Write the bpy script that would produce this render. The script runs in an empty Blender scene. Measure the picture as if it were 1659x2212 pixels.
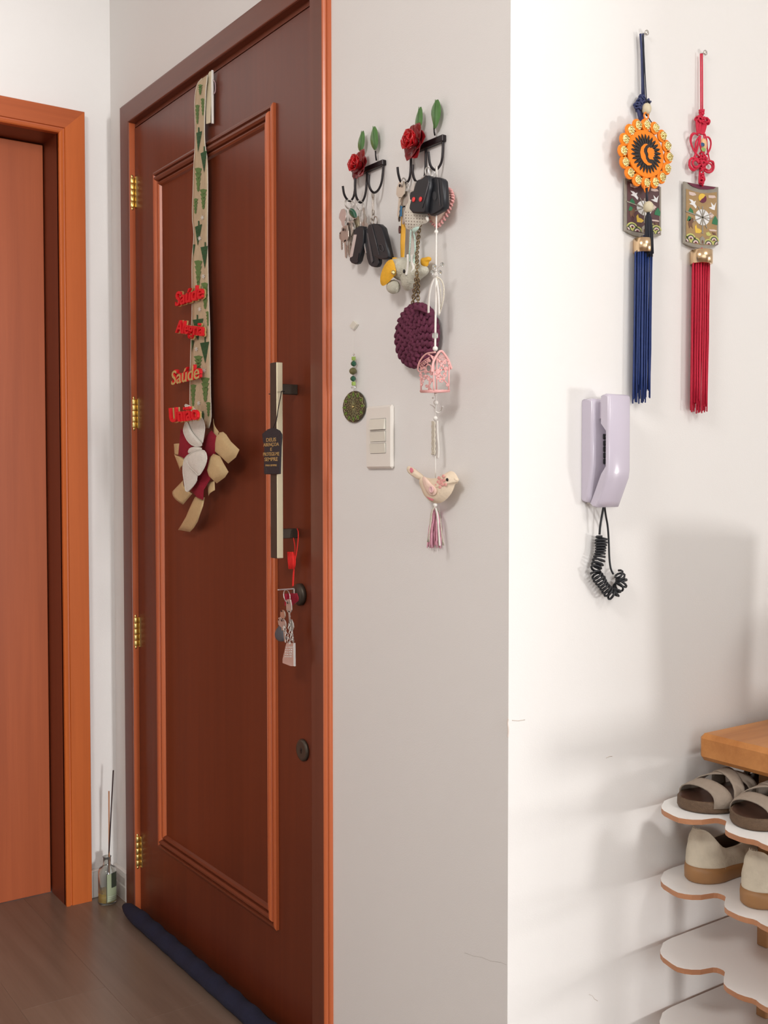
import bpy, math, random
from mathutils import Vector, Matrix
random.seed(7)
PI = math.pi
SC = bpy.context.scene
COL = SC.collection

# ------------------------------------------------------------------ camera
H = 1.16                                   # eye height (m)
FPX, YAW, PITCH, ROLL = 2314.3, -0.9608, -0.03278, 0.00055
cyw, syw, cpt, spt = math.cos(YAW), math.sin(YAW), math.cos(PITCH), math.sin(PITCH)
FWD = Vector((syw*cpt, cyw*cpt, spt))
RGT0 = Vector((cyw, -syw, 0))
DWN0 = FWD.cross(RGT0)
RGT = math.cos(ROLL)*RGT0 + math.sin(ROLL)*DWN0
DWN = -math.sin(ROLL)*RGT0 + math.cos(ROLL)*DWN0
EYE = Vector((0, 0, H))
cd = bpy.data.cameras.new('camera')
cam = bpy.data.objects.new('camera', cd); COL.objects.link(cam)
cd.sensor_fit = 'VERTICAL'; cd.sensor_height = 24.0; cd.lens = 24.0*FPX/2212.0
cd.clip_start = 0.02; cd.clip_end = 50
cam.matrix_world = Matrix(((RGT.x, -DWN.x, -FWD.x, EYE.x), (RGT.y, -DWN.y, -FWD.y, EYE.y),
                           (RGT.z, -DWN.z, -FWD.z, EYE.z), (0, 0, 0, 1)))
SC.camera = cam

# ------------------------------------------------------------------ light and exposure
w = bpy.data.worlds.new('world'); SC.world = w; w.use_nodes = True
w.node_tree.nodes['Background'].inputs[0].default_value = (0.975, 0.985, 1.0, 1)
w.node_tree.nodes['Background'].inputs[1].default_value = 1.5
def area(name, loc, target, sx, sy, power, col):
    l = bpy.data.lights.new(name, 'AREA'); l.shape = 'RECTANGLE'; l.size = sx; l.size_y = sy
    l.energy = power; l.color = col
    o = bpy.data.objects.new(name, l); COL.objects.link(o); o.location = loc
    o.rotation_euler = (Vector(target)-Vector(loc)).to_track_quat('-Z', 'Y').to_euler()
    return o
area('window_light', (2.2, 3.9, 0.48), (-1.2, 1.4, 0.8), 0.50, 0.45, 46, (1.0, 0.975, 0.955))
area('left_wall_fill', (19.0, 0.85, 1.9), (-2.0, 0.9, 1.1), 2.0, 3.0, 2200, (1.0, 0.995, 0.99))  # added fill without a known source, brightens the left wall and right-facing edges
area('rack_fill', (0.5, 1.45, 2.50), (-1.0, 1.6, 0.7), 0.6, 0.6, 14, (1.0, 0.97, 0.94))  # made-up overhead fill for the rack tops and right wall
area('ceiling_lamp', (-0.3, -0.8, 2.50), (-1.7, 1.0, 1.0), 0.5, 0.5, 26, (1.0, 0.96, 0.93))
SC.view_settings.view_transform = 'Standard'
SC.view_settings.look = 'None'
SC.view_settings.exposure = 0.11
SC.view_settings.gamma = 1.0
SC.view_settings.use_curve_mapping = False

# ------------------------------------------------------------------ planes of the room (metres)
AW = 1.087      # wall with the front door and the keys: plane y = AW
CF = 1.073      # face of the front door's casing
LF = 1.091      # face of the front door's leaf
BX = -1.2238    # right wall: plane x = BX
CX = -2.862     # left wall: plane x = CX
DF = -2.832     # face of the left door's casing
CEIL = 2.62

def ray(px, py):
    return RGT*((px-829.5)/FPX) + DWN*((py-1106)/FPX) + FWD
def onplane(px, py, ax, v):
    r = ray(px, py); t = (v-EYE[ax])/r[ax]
    return EYE + r*t
def A(px, py, off=0.0):   return onplane(px, py, 1, AW-off)      # on the key wall, off metres proud of it
def L(px, py, off=0.0):   return onplane(px, py, 1, LF-off)      # on the front door leaf
def B(px, py, off=0.0):   return onplane(px, py, 0, BX+off)      # on the right wall
def XP(px, py, x):        return onplane(px, py, 0, x)
def YP(px, py, y):        return onplane(px, py, 1, y)
def ZP(px, py, z):        return onplane(px, py, 2, z)
def cr(pts, s, ox, oy):   return [(x/s+ox, y/s+oy) for x, y in pts]
NA = Vector((0, -1, 0)); NB = Vector((1, 0, 0)); UP = Vector((0, 0, 1)); XX = Vector((1, 0, 0)); YY = Vector((0, 1, 0))

# ------------------------------------------------------------------ materials
MATS = {}
def newmat(name):
    m = bpy.data.materials.new(name); m.use_nodes = True
    return m, m.node_tree, m.node_tree.nodes['Principled BSDF']
def srgb(r, g, b):
    f = lambda c: ((c/255)/12.92) if c/255 <= 0.04045 else (((c/255)+0.055)/1.055)**2.4
    return (f(r), f(g), f(b), 1)
def mat(name, col, rough=0.5, metal=0.0, spec=0.5, var=0.12, scale=60, bump=0.0, bscale=None, emit=0, coat=0, trans=0, alpha=1, stretch=(1, 1, 1), sheen=0):
    if name in MATS: return MATS[name]
    m, nt, p = newmat(name); N = nt.nodes; K = nt.links
    c = tuple(col)[:3]+(1,)
    tc = N.new('ShaderNodeTexCoord'); mp = N.new('ShaderNodeMapping'); mp.inputs['Scale'].default_value = stretch
    K.new(tc.outputs['Object'], mp.inputs['Vector'])
    no = N.new('ShaderNodeTexNoise'); no.inputs['Scale'].default_value = scale; no.inputs['Detail'].default_value = 4
    K.new(mp.outputs['Vector'], no.inputs['Vector'])
    mx = N.new('ShaderNodeMix'); mx.data_type = 'RGBA'
    lo = tuple(v*(1-var) for v in c[:3])+(1,); hi = tuple(min(1, v*(1+var)) for v in c[:3])+(1,)
    mx.inputs[6].default_value = lo; mx.inputs[7].default_value = hi
    K.new(no.outputs['Fac'], mx.inputs[0]); K.new(mx.outputs[2], p.inputs['Base Color'])
    p.inputs['Roughness'].default_value = rough; p.inputs['Metallic'].default_value = metal
    p.inputs['Specular IOR Level'].default_value = spec
    p.inputs['Coat Weight'].default_value = coat
    p.inputs['Transmission Weight'].default_value = trans
    p.inputs['Alpha'].default_value = alpha
    if sheen: p.inputs['Sheen Weight'].default_value = sheen
    if bump:
        nb = N.new('ShaderNodeTexNoise'); nb.inputs['Scale'].default_value = bscale or scale*3; nb.inputs['Detail'].default_value = 3
        K.new(mp.outputs['Vector'], nb.inputs['Vector'])
        b = N.new('ShaderNodeBump'); b.inputs['Strength'].default_value = bump; b.inputs['Distance'].default_value = 0.002
        K.new(nb.outputs['Fac'], b.inputs['Height']); K.new(b.outputs['Normal'], p.inputs['Normal'])
    MATS[name] = m
    return m
def wood(name, c0, c1, rough=0.35, stretch=(40, 40, 1.6), coat=0.0, bump=0.05, spec=0.5):
    m, nt, p = newmat(name); N = nt.nodes; K = nt.links
    tc = N.new('ShaderNodeTexCoord'); mp = N.new('ShaderNodeMapping'); mp.inputs['Scale'].default_value = stretch
    K.new(tc.outputs['Object'], mp.inputs['Vector'])
    n1 = N.new('ShaderNodeTexNoise'); n1.inputs['Scale'].default_value = 1.0; n1.inputs['Detail'].default_value = 8; n1.inputs['Roughness'].default_value = 0.65
    n1.inputs['Distortion'].default_value = 0.35
    K.new(mp.outputs['Vector'], n1.inputs['Vector'])
    n2 = N.new('ShaderNodeTexNoise'); n2.inputs['Scale'].default_value = 0.12; n2.inputs['Detail'].default_value = 3
    K.new(mp.outputs['Vector'], n2.inputs['Vector'])
    ad = N.new('ShaderNodeMath'); ad.operation = 'ADD'; K.new(n1.outputs['Fac'], ad.inputs[0]); K.new(n2.outputs['Fac'], ad.inputs[1])
    rp = N.new('ShaderNodeValToRGB'); K.new(ad.outputs[0], rp.inputs['Fac'])
    mr = N.new('ShaderNodeMapRange'); mr.inputs[1].default_value = 0.7; mr.inputs[2].default_value = 1.35
    K.new(ad.outputs[0], mr.inputs[0]); K.new(mr.outputs[0], rp.inputs['Fac'])
    rp.color_ramp.elements[0].color = tuple(c0)[:3]+(1,); rp.color_ramp.elements[1].color = tuple(c1)[:3]+(1,)
    K.new(rp.outputs['Color'], p.inputs['Base Color'])
    p.inputs['Roughness'].default_value = rough; p.inputs['Coat Weight'].default_value = coat; p.inputs['Coat Roughness'].default_value = 0.25
    p.inputs['Specular IOR Level'].default_value = spec
    b = N.new('ShaderNodeBump'); b.inputs['Strength'].default_value = bump; b.inputs['Distance'].default_value = 0.001
    K.new(n1.outputs['Fac'], b.inputs['Height']); K.new(b.outputs['Normal'], p.inputs['Normal'])
    MATS[name] = m
    return m
WALL = mat('wall_paint', (0.80, 0.78, 0.758), 0.75, var=0.015, scale=3, bump=0.10, bscale=420, spec=0.25)
CEILM = mat('ceiling_paint', (0.82, 0.80, 0.77), 0.8, var=0.02, scale=3, spec=0.2)
BASEB = mat('white_skirting', (0.82, 0.79, 0.75), 0.45, var=0.02, scale=6)
TILE = mat('grey_skirting_tile', (0.50, 0.46, 0.42), 0.4, var=0.1, scale=40)
LEAFW = wood('dark_varnished_wood', (0.115, 0.020, 0.0065), (0.165, 0.032, 0.011), rough=0.36, coat=0.12, stretch=(38, 38, 1.3))
CASW = wood('door_wood_lit_tone', (0.44, 0.095, 0.028), (0.60, 0.145, 0.044), rough=0.33, coat=0.35, stretch=(38, 38, 1.3))  # side light put into the colour: brighter copy for right-facing edges
CASWH = wood('door_wood_shaded_tone_across', (0.135, 0.030, 0.012), (0.20, 0.046, 0.018), rough=0.38, coat=0.1, stretch=(1.3, 38, 38))  # same wood with shade put into the colour, for horizontal mouldings
CASD = wood('casing_wood_shaded_tone', (0.12, 0.030, 0.014), (0.18, 0.046, 0.022), rough=0.4, coat=0.1, stretch=(38, 38, 1.3))  # casing wood darkened to carry the shade of its front faces
CASDH = wood('casing_wood_shaded_tone_across', (0.12, 0.030, 0.014), (0.18, 0.046, 0.022), rough=0.4, coat=0.1, stretch=(1.3, 38, 38))  # the shaded casing tone again, grain running across
DOOR2 = wood('orange_varnished_wood', (0.28, 0.058, 0.016), (0.42, 0.098, 0.030), rough=0.42, spec=0.3, stretch=(30, 30, 1.0))
CAS2 = wood('orange_casing_wood', (0.42, 0.088, 0.014), (0.60, 0.140, 0.026), spec=0.3, rough=0.42, stretch=(30, 30, 1.2))
CAS2H = wood('orange_casing_wood_across', (0.38, 0.080, 0.018), (0.54, 0.125, 0.034), spec=0.3, rough=0.42, stretch=(30, 1.2, 30))
JAMB2 = wood('jamb_wood_shaded_tone', (0.14, 0.028, 0.011), (0.20, 0.042, 0.016), rough=0.4, stretch=(30, 30, 1.2))  # orange casing wood with the jamb's shade put into the colour
BENCHW = wood('light_brown_bench_wood', (0.40, 0.14, 0.028), (0.70, 0.31, 0.09), rough=0.42, stretch=(26, 2.2, 26))
RODW = wood('honey_wood', (0.30, 0.14, 0.05), (0.42, 0.21, 0.08), rough=0.5, stretch=(40, 40, 2))
FLW = [wood('grey_brown_floor_%s' % n, a, b, rough=0.33, stretch=(1.7, 34, 34), coat=0.08, bump=0.08) for n, a, b in
       (('mid', (0.185, 0.130, 0.095), (0.285, 0.210, 0.160)), ('dark', (0.170, 0.118, 0.086), (0.265, 0.192, 0.146)), ('light', (0.200, 0.144, 0.106), (0.300, 0.224, 0.172)))]
BRASS = mat('brass', (0.72, 0.55, 0.22), 0.3, 1.0, var=0.1, scale=80)
GOLDB = mat('brushed_champagne_brass', (0.78, 0.71, 0.50), 0.42, 0.85, var=0.05, scale=60, stretch=(1, 1, .05))
BRONZE = mat('dark_bronze', (0.085, 0.068, 0.052), 0.45, 0.6, var=0.15)
STEEL = mat('nickel', (0.62, 0.59, 0.55), 0.3, 0.7, var=0.1, scale=200)
CHROME = mat('chrome', (0.80, 0.79, 0.77), 0.2, 0.65, var=0.05)
BLK = mat('black_metal', (0.012, 0.008, 0.010), 0.35, 0.3, var=0.2)
BPL = mat('black_plastic', (0.009, 0.010, 0.014), 0.42, var=0.15)
BPL2 = mat('glossy_black_trim', (0.03, 0.03, 0.035), 0.25, var=0.1)
LEATH = mat('black_leather', (0.018, 0.015, 0.020), 0.6, var=0.25, scale=150, bump=0.3)
GOLDT = mat('gold_print', (0.55, 0.38, 0.15), 0.4, 0.4, var=0.15, scale=300)
WPL = mat('white_plastic', (0.80, 0.76, 0.70), 0.35, var=0.02)
WPL2 = mat('ivory_plastic', (0.74, 0.71, 0.62), 0.4, var=0.02)
LILAC = mat('lilac_white_plastic', (0.57, 0.52, 0.61), 0.22, var=0.02, scale=20)
RED = mat('red_enamel', (0.50, 0.010, 0.014), 0.28, var=0.4, scale=90, coat=0.4)
REDD = mat('dark_red_enamel', (0.24, 0.008, 0.012), 0.3, var=0.35, scale=90, coat=0.3)
REDC = mat('red_cord', (0.62, 0.012, 0.05), 0.6, var=0.2, scale=200, bump=0.3)
REDS = mat('scarlet_yarn', (0.80, 0.02, 0.015), 0.7, var=0.15, scale=300, bump=0.3)
GREEN = mat('green_enamel', (0.075, 0.19, 0.045), 0.35, var=0.35, scale=70, coat=0.3)
NAVY = mat('navy_cloth', (0.012, 0.014, 0.040), 0.95, var=0.4, scale=300, bump=0.8, sheen=0.0)
BLUEC = mat('blue_cord', (0.018, 0.045, 0.19), 0.5, var=0.25, scale=200)
NAVYC = mat('navy_cord', (0.03, 0.04, 0.12), 0.6, var=0.2, scale=200)
BLKC = mat('black_thread', (0.012, 0.014, 0.025), 0.6, var=0.3, scale=200)
ORNG = mat('orange_lacquer', (0.95, 0.24, 0.010), 0.3, var=0.08, scale=40)
GOLD = mat('bright_gold', (0.86, 0.72, 0.34), 0.18, 1.0, var=0.15, scale=300, bump=0.6, bscale=500)
CREAMB = mat('cream_bead', (0.66, 0.58, 0.40), 0.4, var=0.1)
WBEAD = mat('white_bead', (0.80, 0.77, 0.72), 0.3, var=0.04)
WSTR = mat('white_string', (0.80, 0.77, 0.72), 0.7, var=0.08, scale=300, bump=0.3)
CREAM = mat('cream_lace', (0.72, 0.66, 0.55), 0.85, var=0.15, scale=300, bump=0.8)
FELTW = mat('white_felt', (0.74, 0.71, 0.64), 0.9, var=0.10, scale=120, bump=0.5, sheen=0.06)
FELTR = mat('crimson_felt', (0.28, 0.006, 0.022), 0.9, var=0.15, scale=120, bump=0.5, sheen=0.0)
SATIN = mat('gold_beige_fabric', (0.60, 0.43, 0.22), 0.6, var=0.10, scale=150, bump=0.4)
LINEN = mat('beige_linen_ribbon', (0.54, 0.42, 0.27), 0.85, var=0.22, scale=220, bump=0.4, stretch=(1, 1, .25))
TREED = mat('dark_green_print', (0.025, 0.09, 0.03), 0.8, var=0.5, scale=200)
TREEL = mat('light_green_print', (0.12, 0.21, 0.06), 0.8, var=0.4, scale=250)
REDG = mat('red_glitter', (0.80, 0.010, 0.022), 0.45, var=0.3, scale=500)
GOLDG = mat('gold_glitter', (0.62, 0.47, 0.18), 0.5, 0.2, var=0.3, scale=500)
PLUM = mat('plum_yarn', (0.115, 0.018, 0.048), 0.85, var=0.35, scale=60, bump=0.5, sheen=0.0)
YELF = mat('mustard_felt', (0.80, 0.42, 0.03), 0.9, var=0.12, scale=120, bump=0.4)
YELR = mat('yellow_satin', (0.90, 0.48, 0.05), 0.5, var=0.08)
GRYF = mat('grey_plush', (0.58, 0.56, 0.46), 0.95, var=0.15, scale=160, bump=0.8, sheen=0.06)
PINKW = mat('pink_lacquered_wire', (0.80, 0.42, 0.40), 0.35, var=0.06)
PINKC = mat('pink_fabric', (0.82, 0.60, 0.50), 0.85, var=0.08, scale=60, bump=0.3)
PINKS = mat('rose_print', (0.78, 0.22, 0.28), 0.85, var=0.3, scale=160)
CRMF = mat('peach_cream_fabric', (0.80, 0.66, 0.50), 0.85, var=0.06, scale=60, bump=0.3)
MINT = mat('mint_beads', (0.52, 0.70, 0.62), 0.35, var=0.15, scale=300)
GRNSTONE = mat('green_glass', (0.012, 0.10, 0.055), 0.12, var=0.3, scale=120, coat=0.5)
LIME = mat('lime_glass', (0.35, 0.50, 0.12), 0.2, var=0.2)
OLIVE = mat('olive_bead', (0.14, 0.13, 0.05), 0.35, var=0.3, scale=300)
GLASS = mat('clear_glass', (0.92, 0.95, 0.93), 0.03, trans=0.95, var=0.0)
OIL = mat('amber_oil', (0.80, 0.52, 0.06), 0.08, trans=0.3, var=0.05)
BIRDC = CRMF
# ------------------------------------------------------------------ mesh building
class MB:
    def __init__(s): s.v = []; s.f = []; s.m = []; s.s = []
    def add(s, vs, fs, mi=0, sm=True):
        o = len(s.v); s.v += [Vector(q) for q in vs]
        for f in fs: s.f.append([i+o for i in f]); s.m.append(mi); s.s.append(sm)
        return s
    def box(s, a, b, mi=0):
        x0, y0, z0 = [min(a[i], b[i]) for i in range(3)]; x1, y1, z1 = [max(a[i], b[i]) for i in range(3)]
        vs = [(x0,y0,z0),(x1,y0,z0),(x1,y1,z0),(x0,y1,z0),(x0,y0,z1),(x1,y0,z1),(x1,y1,z1),(x0,y1,z1)]
        return s.add(vs, [(0,3,2,1),(4,5,6,7),(0,1,5,4),(1,2,6,5),(2,3,7,6),(3,0,4,7)], mi, False)
    def bbox(s, a, b, r=0.002, mi=0):
        # bevelled box: three crossed slabs' hull written directly
        x0, y0, z0 = [min(a[i], b[i]) for i in range(3)]; x1, y1, z1 = [max(a[i], b[i]) for i in range(3)]
        X = (x0, x0+r, x1-r, x1); Y = (y0, y0+r, y1-r, y1); Z = (z0, z0+r, z1-r, z1)
        idx = {}; vs = []
        def V(i, j, k):
            if (i, j, k) not in idx: idx[(i, j, k)] = len(vs); vs.append((X[i], Y[j], Z[k]))
            return idx[(i, j, k)]
        fs = []
        for k in (0, 3):
            q = [V(1,1,k), V(2,1,k), V(2,2,k), V(1,2,k)]; fs.append(q if k else q[::-1])
            q = [V(1,k,1), V(2,k,1), V(2,k,2), V(1,k,2)]; fs.append(q[::-1] if k else q)
            q = [V(k,1,1), V(k,2,1), V(k,2,2), V(k,1,2)]; fs.append(q if k else q[::-1])
        for a_ in (0, 3):
            for b_ in (0, 3):
                a1 = 1 if a_ == 0 else 2; b1 = 1 if b_ == 0 else 2
                fs.append([V(a_,b1,1), V(a1,b_,1), V(a1,b_,2), V(a_,b1,2)])
                fs.append([V(a_,1,b1), V(a1,1,b_), V(a1,2,b_), V(a_,2,b1)])
                fs.append([V(1,a_,b1), V(1,a1,b_), V(2,a1,b_), V(2,a_,b1)])
                for c_ in (0, 3):
                    c1 = 1 if c_ == 0 else 2
                    fs.append([V(a_,b1,c1), V(a1,b_,c1), V(a1,b1,c_)])
        return s.add(vs, fs, mi, False)
    def tube(s, pts, r, n=8, mi=0, closed=False, cap=True, flat=1.0, ref=None):
        P = [Vector(p) for p in pts]; N = len(P)
        R = r if isinstance(r, (list, tuple)) else [r]*N
        T = []
        for i in range(N):
            a = P[(i-1) % N] if (closed or i > 0) else P[i]; b = P[(i+1) % N] if (closed or i < N-1) else P[i]
            t = b-a; T.append(t.normalized() if t.length > 1e-9 else Vector((0, 0, 1)))
        u = Vector(ref) if ref is not None else (Vector((0, 0, 1)) if abs(T[0].z) < .9 else Vector((1, 0, 0)))
        vs = []
        for i in range(N):
            u = u-T[i]*u.dot(T[i])
            if u.length < 1e-6: u = T[i].orthogonal()
            u.normalize(); w_ = T[i].cross(u)
            for k in range(n):
                a = 2*PI*k/n
                vs.append(P[i]+u*(math.cos(a)*R[i])+w_*(math.sin(a)*R[i]*flat))
        fs = []
        for i in range(N if closed else N-1):
            j = (i+1) % N
            for k in range(n):
                l = (k+1) % n
                fs.append((i*n+k, i*n+l, j*n+l, j*n+k))
        if cap and not closed:
            fs.append(tuple(range(n))[::-1]); fs.append(tuple((N-1)*n+k for k in range(n)))
        return s.add(vs, fs, mi, True)
    def ball(s, c, r, mi=0, nu=12, nv=8, ax=None):
        c = Vector(c)
        rr = r if isinstance(r, (tuple, list)) else (r, r, r)
        ax = ax or (XX, YY, UP)
        vs = [c+ax[2]*rr[2]]; fs = []
        for j in range(1, nv):
            ph = PI*j/nv
            for i in range(nu):
                a = 2*PI*i/nu
                vs.append(c+ax[0]*(rr[0]*math.sin(ph)*math.cos(a))+ax[1]*(rr[1]*math.sin(ph)*math.sin(a))+ax[2]*(rr[2]*math.cos(ph)))
        vs.append(c-ax[2]*rr[2]); last = len(vs)-1
        for i in range(nu):
            fs.append((0, 1+i, 1+(i+1) % nu)); fs.append((last, 1+(nv-2)*nu+(i+1) % nu, 1+(nv-2)*nu+i))
        for j in range(nv-2):
            for i in range(nu):
                a = 1+j*nu+i; b = 1+j*nu+(i+1) % nu
                fs.append((a, a+nu, b+nu, b))
        return s.add(vs, fs, mi, True)
    def lathe(s, prof, o, ax=UP, n=20, mi=0, sm=True):
        ax = Vector(ax).normalized(); o = Vector(o); u = ax.orthogonal().normalized(); w_ = ax.cross(u)
        vs = []; fs = []; m = len(prof)
        for (r, h) in prof:
            for k in range(n):
                a = 2*PI*k/n; vs.append(o+ax*h+u*(r*math.cos(a))+w_*(r*math.sin(a)))
        for i in range(m-1):
            for k in range(n):
                l = (k+1) % n; fs.append((i*n+k, i*n+l, (i+1)*n+l, (i+1)*n+k))
        fs.append(tuple(range(n))[::-1]); fs.append(tuple((m-1)*n+k for k in range(n)))
        return s.add(vs, fs, mi, sm)
    def prism(s, pts, vec, bev=0.0, mi=0, sm=False, mi_side=None):
        """front outline pts, body behind it along -vec; bev rounds the front rim"""
        P = [Vector(p) for p in pts]; n = len(P); vec = Vector(vec); c = sum(P, Vector())/n
        if mi_side is None: mi_side = mi
        if bev:
            ra = sum((p-c).length for p in P)/n; k = 1-bev/ra; d = vec.normalized()*bev
            rings = [[c+(p-c)*k for p in P], [p-d for p in P], [p-vec+d for p in P], [c-vec+(p-c)*k for p in P]]
        else:
            rings = [P, [p-vec for p in P]]
        vs = [q for r_ in rings for q in r_]; fs = []
        for i in range(len(rings)-1):
            for k_ in range(n):
                l = (k_+1) % n; fs.append((i*n+k_, (i+1)*n+k_, (i+1)*n+l, i*n+l))
        s.add(vs, fs, mi_side, sm)
        o = len(s.v)-len(vs)
        s.f.append([o+i for i in range(n)]); s.m.append(mi); s.s.append(False)
        s.f.append([o+(len(rings)-1)*n+i for i in range(n)][::-1]); s.m.append(mi_side); s.s.append(False)
        return s
    def pillow(s, pts, nrm, front, back=0.0, rings=5, mi=0, center=None, power=2.0, smooth=1):
        P = smooth_loop([Vector(p) for p in pts], smooth); n = len(P); nrm = Vector(nrm)
        c = Vector(center) if center is not None else sum(P, Vector())/n
        vs = []; fs = []
        def side(h, flip):
            o = len(vs)
            for j in range(rings):
                t = 1-j/rings
                hh = h*math.sqrt(max(0, 1-t**power))
                for p in P: vs.append(c+(p-c)*t+nrm*hh)
            vs.append(c+nrm*h)
            for j in range(rings-1):
                for k in range(n):
                    l = (k+1) % n; q = (o+j*n+k, o+j*n+l, o+(j+1)*n+l, o+(j+1)*n+k)
                    fs.append(q[::-1] if flip else q)
            for k in range(n):
                q = (o+(rings-1)*n+k, o+(rings-1)*n+(k+1) % n, o+rings*n); fs.append(q[::-1] if flip else q)
        side(front, False); side(-back, True)
        return s.add(vs, fs, mi, True)
    def grid(s, rows, mi=0, closed_u=False, sm=True):
        n = len(rows[0]); vs = [p for r_ in rows for p in r_]; fs = []
        for i in range(len(rows)-1):
            for k in range(n if closed_u else n-1):
                l = (k+1) % n; fs.append((i*n+k, i*n+l, (i+1)*n+l, (i+1)*n+k))
        return s.add(vs, fs, mi, sm)
    def sheet(s, rows, th, mi=0):
        """thin cloth: grid of points given thickness along its own normals"""
        R = [[Vector(p) for p in r_] for r_ in rows]; m = len(R); n = len(R[0])
        def nr(i, k):
            a = R[min(i+1, m-1)][k]-R[max(i-1, 0)][k]; b = R[i][min(k+1, n-1)]-R[i][max(k-1, 0)]
            q = a.cross(b); return q.normalized() if q.length > 1e-12 else Vector((0, 0, 0))
        F = [[R[i][k]+nr(i, k)*th/2 for k in range(n)] for i in range(m)]
        G = [[R[i][k]-nr(i, k)*th/2 for k in range(n)] for i in range(m)]
        vs = [p for r_ in F for p in r_]+[p for r_ in G for p in r_]; fs = []; o = m*n
        for i in range(m-1):
            for k in range(n-1):
                a, b, c, d = i*n+k, i*n+k+1, (i+1)*n+k+1, (i+1)*n+k
                fs.append((a, b, c, d)); fs.append((o+d, o+c, o+b, o+a))
        for i in range(m-1):
            fs.append((i*n, (i+1)*n, o+(i+1)*n, o+i*n)); k = n-1
            fs.append(((i+1)*n+k, i*n+k, o+i*n+k, o+(i+1)*n+k))
        for k in range(n-1):
            fs.append((k+1, k, o+k, o+k+1)); a = (m-1)*n+k
            fs.append((a, a+1, o+a+1, o+a))
        return s.add(vs, fs, mi, True)
    def build(s, name, mats, parent=None, kind=None, recalc=True):
        me = bpy.data.meshes.new(name)
        root = ROOT.get(parent.name) if parent is not None else None
        if parent is None:
            xs = [v.x for v in s.v]; ys = [v.y for v in s.v]; zs = [v.z for v in s.v]
            loc = Vector(((min(xs)+max(xs))/2, (min(ys)+max(ys))/2, min(zs)))
        else:
            loc = root
        me.from_pydata([tuple(v-loc) for v in s.v], [], s.f)
        if not isinstance(mats, (list, tuple)): mats = [mats]
        for m_ in mats: me.materials.append(m_)
        me.polygons.foreach_set('material_index', s.m); me.polygons.foreach_set('use_smooth', s.s)
        if recalc:
            import bmesh
            bm = bmesh.new(); bm.from_mesh(me); bmesh.ops.recalc_face_normals(bm, faces=bm.faces); bm.to_mesh(me); bm.free()
        me.update()
        o = bpy.data.objects.new(name, me); COL.objects.link(o)
        if parent is None: o.location = loc
        else: o.parent = parent
        ROOT[o.name] = loc
        if kind: o['kind'] = kind
        return o
ROOT = {}
def smooth_loop(P, it=1):
    for _ in range(it):
        Q = []
        n = len(P)
        for i in range(n):
            a, b = P[i], P[(i+1) % n]
            Q += [a*.75+b*.25, a*.25+b*.75]
        P = Q
    return P
def smooth_path(P, it=2):
    P = [Vector(p) for p in P]
    for _ in range(it):
        Q = [P[0]]
        for i in range(len(P)-1):
            a, b = P[i], P[i+1]; Q += [a*.75+b*.25, a*.25+b*.75]
        Q.append(P[-1]); P = Q
    return P
def tag(o, label, cat, group=None):
    o['label'] = label; o['category'] = cat
    if group: o['group'] = group
    return o
def thing(name, label, cat, loc, group=None):
    o = bpy.data.objects.new(name, None); o.empty_display_size = 0.02; COL.objects.link(o); o.location = loc
    ROOT[o.name] = Vector(loc); tag(o, label, cat, group); return o
def structure(name, loc):
    o = bpy.data.objects.new(name, None); o.empty_display_size = 0.05; COL.objects.link(o); o.location = loc
    ROOT[o.name] = Vector(loc); o['kind'] = 'structure'; return o
def text_mb(txt, origin, u, v, size, ext, shear=0.0, bold=0.0, align='CENTER', sx=1.0, space=1.0):
    """flat lettering turned into geometry: baseline origin, u right, v up"""
    c = bpy.data.curves.new('lettering', 'FONT'); c.body = txt; c.size = size; c.extrude = ext; c.align_x = align
    c.shear = shear; c.offset = bold; c.resolution_u = 3; c.space_character = space
    o = bpy.data.objects.new('lettering', c); COL.objects.link(o)
    me = bpy.data.meshes.new_from_object(o)
    u = Vector(u).normalized(); v = Vector(v).normalized(); w_ = u.cross(v); O = Vector(origin)
    mb = MB(); mb.add([O+u*(q.co.x*sx)+v*q.co.y+w_*q.co.z for q in me.vertices], [tuple(p.vertices) for p in me.polygons], 0, False)
    bpy.data.objects.remove(o); bpy.data.curves.remove(c); bpy.data.meshes.remove(me)
    return mb
def merge(a, b, dmi=0):
    o = len(a.v); a.v += b.v; a.f += [[i+o for i in f] for f in b.f]; a.m += [m_+dmi for m_ in b.m]; a.s += b.s; return a

# ================================================================== SETTING
fl_ = MB().box((-3.05, -2.6, -0.06), (3.4, 4.4, -0.009)).build('floor', FLW[1]); fl_['kind'] = 'structure'
W_ = 0.19; k_ = 0; y = 0.856-W_*18
plank_cache = {}
row = 0
while y < 4.35:
    ys = [(y, y+W_)]
    if y < AW < y+W_: ys = [(y, AW), (AW, y+W_)]
    for (ya, yb) in ys:
        xmin = -2.958 if yb <= AW+.001 else BX
        rnd = random.Random(row*13+5)
        x = xmin-rnd.uniform(0.1, 1.1)
        if row == 18: x = -3.35
        while x < 3.4:
            xa = max(x, xmin); xb_ = min(x+1.21, 3.4)
            if ya < -2.55: ya2 = -2.55
            else: ya2 = ya
            if xb_-xa > .02 and yb-ya2 > .01:
                MB().bbox((xa+.0001, ya2+.0001, -0.009), (xb_-.0001, yb-.0001, 0.0), 0.0005).build('plank', FLW[(row*5+int(x*7)) % 3], fl_, recalc=False)
            x += 1.21
    y += W_; row += 1
# walls: one with the two door openings cut out by building around them
DX0, DX1, DTOP = -2.7135, -1.757, 2.079       # opening of the front door
mb = MB()
mb.box((CX-.12, AW, 0), (DX0-.03, AW+.12, CEIL)); mb.box((DX1+.03, AW, 0), (BX, AW+.12, CEIL)); mb.box((DX0-.03, AW, DTOP+.03), (DX1+.03, AW+.12, CEIL))
wb = mb.build('wall_back', WALL); wb['kind'] = 'structure'
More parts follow.
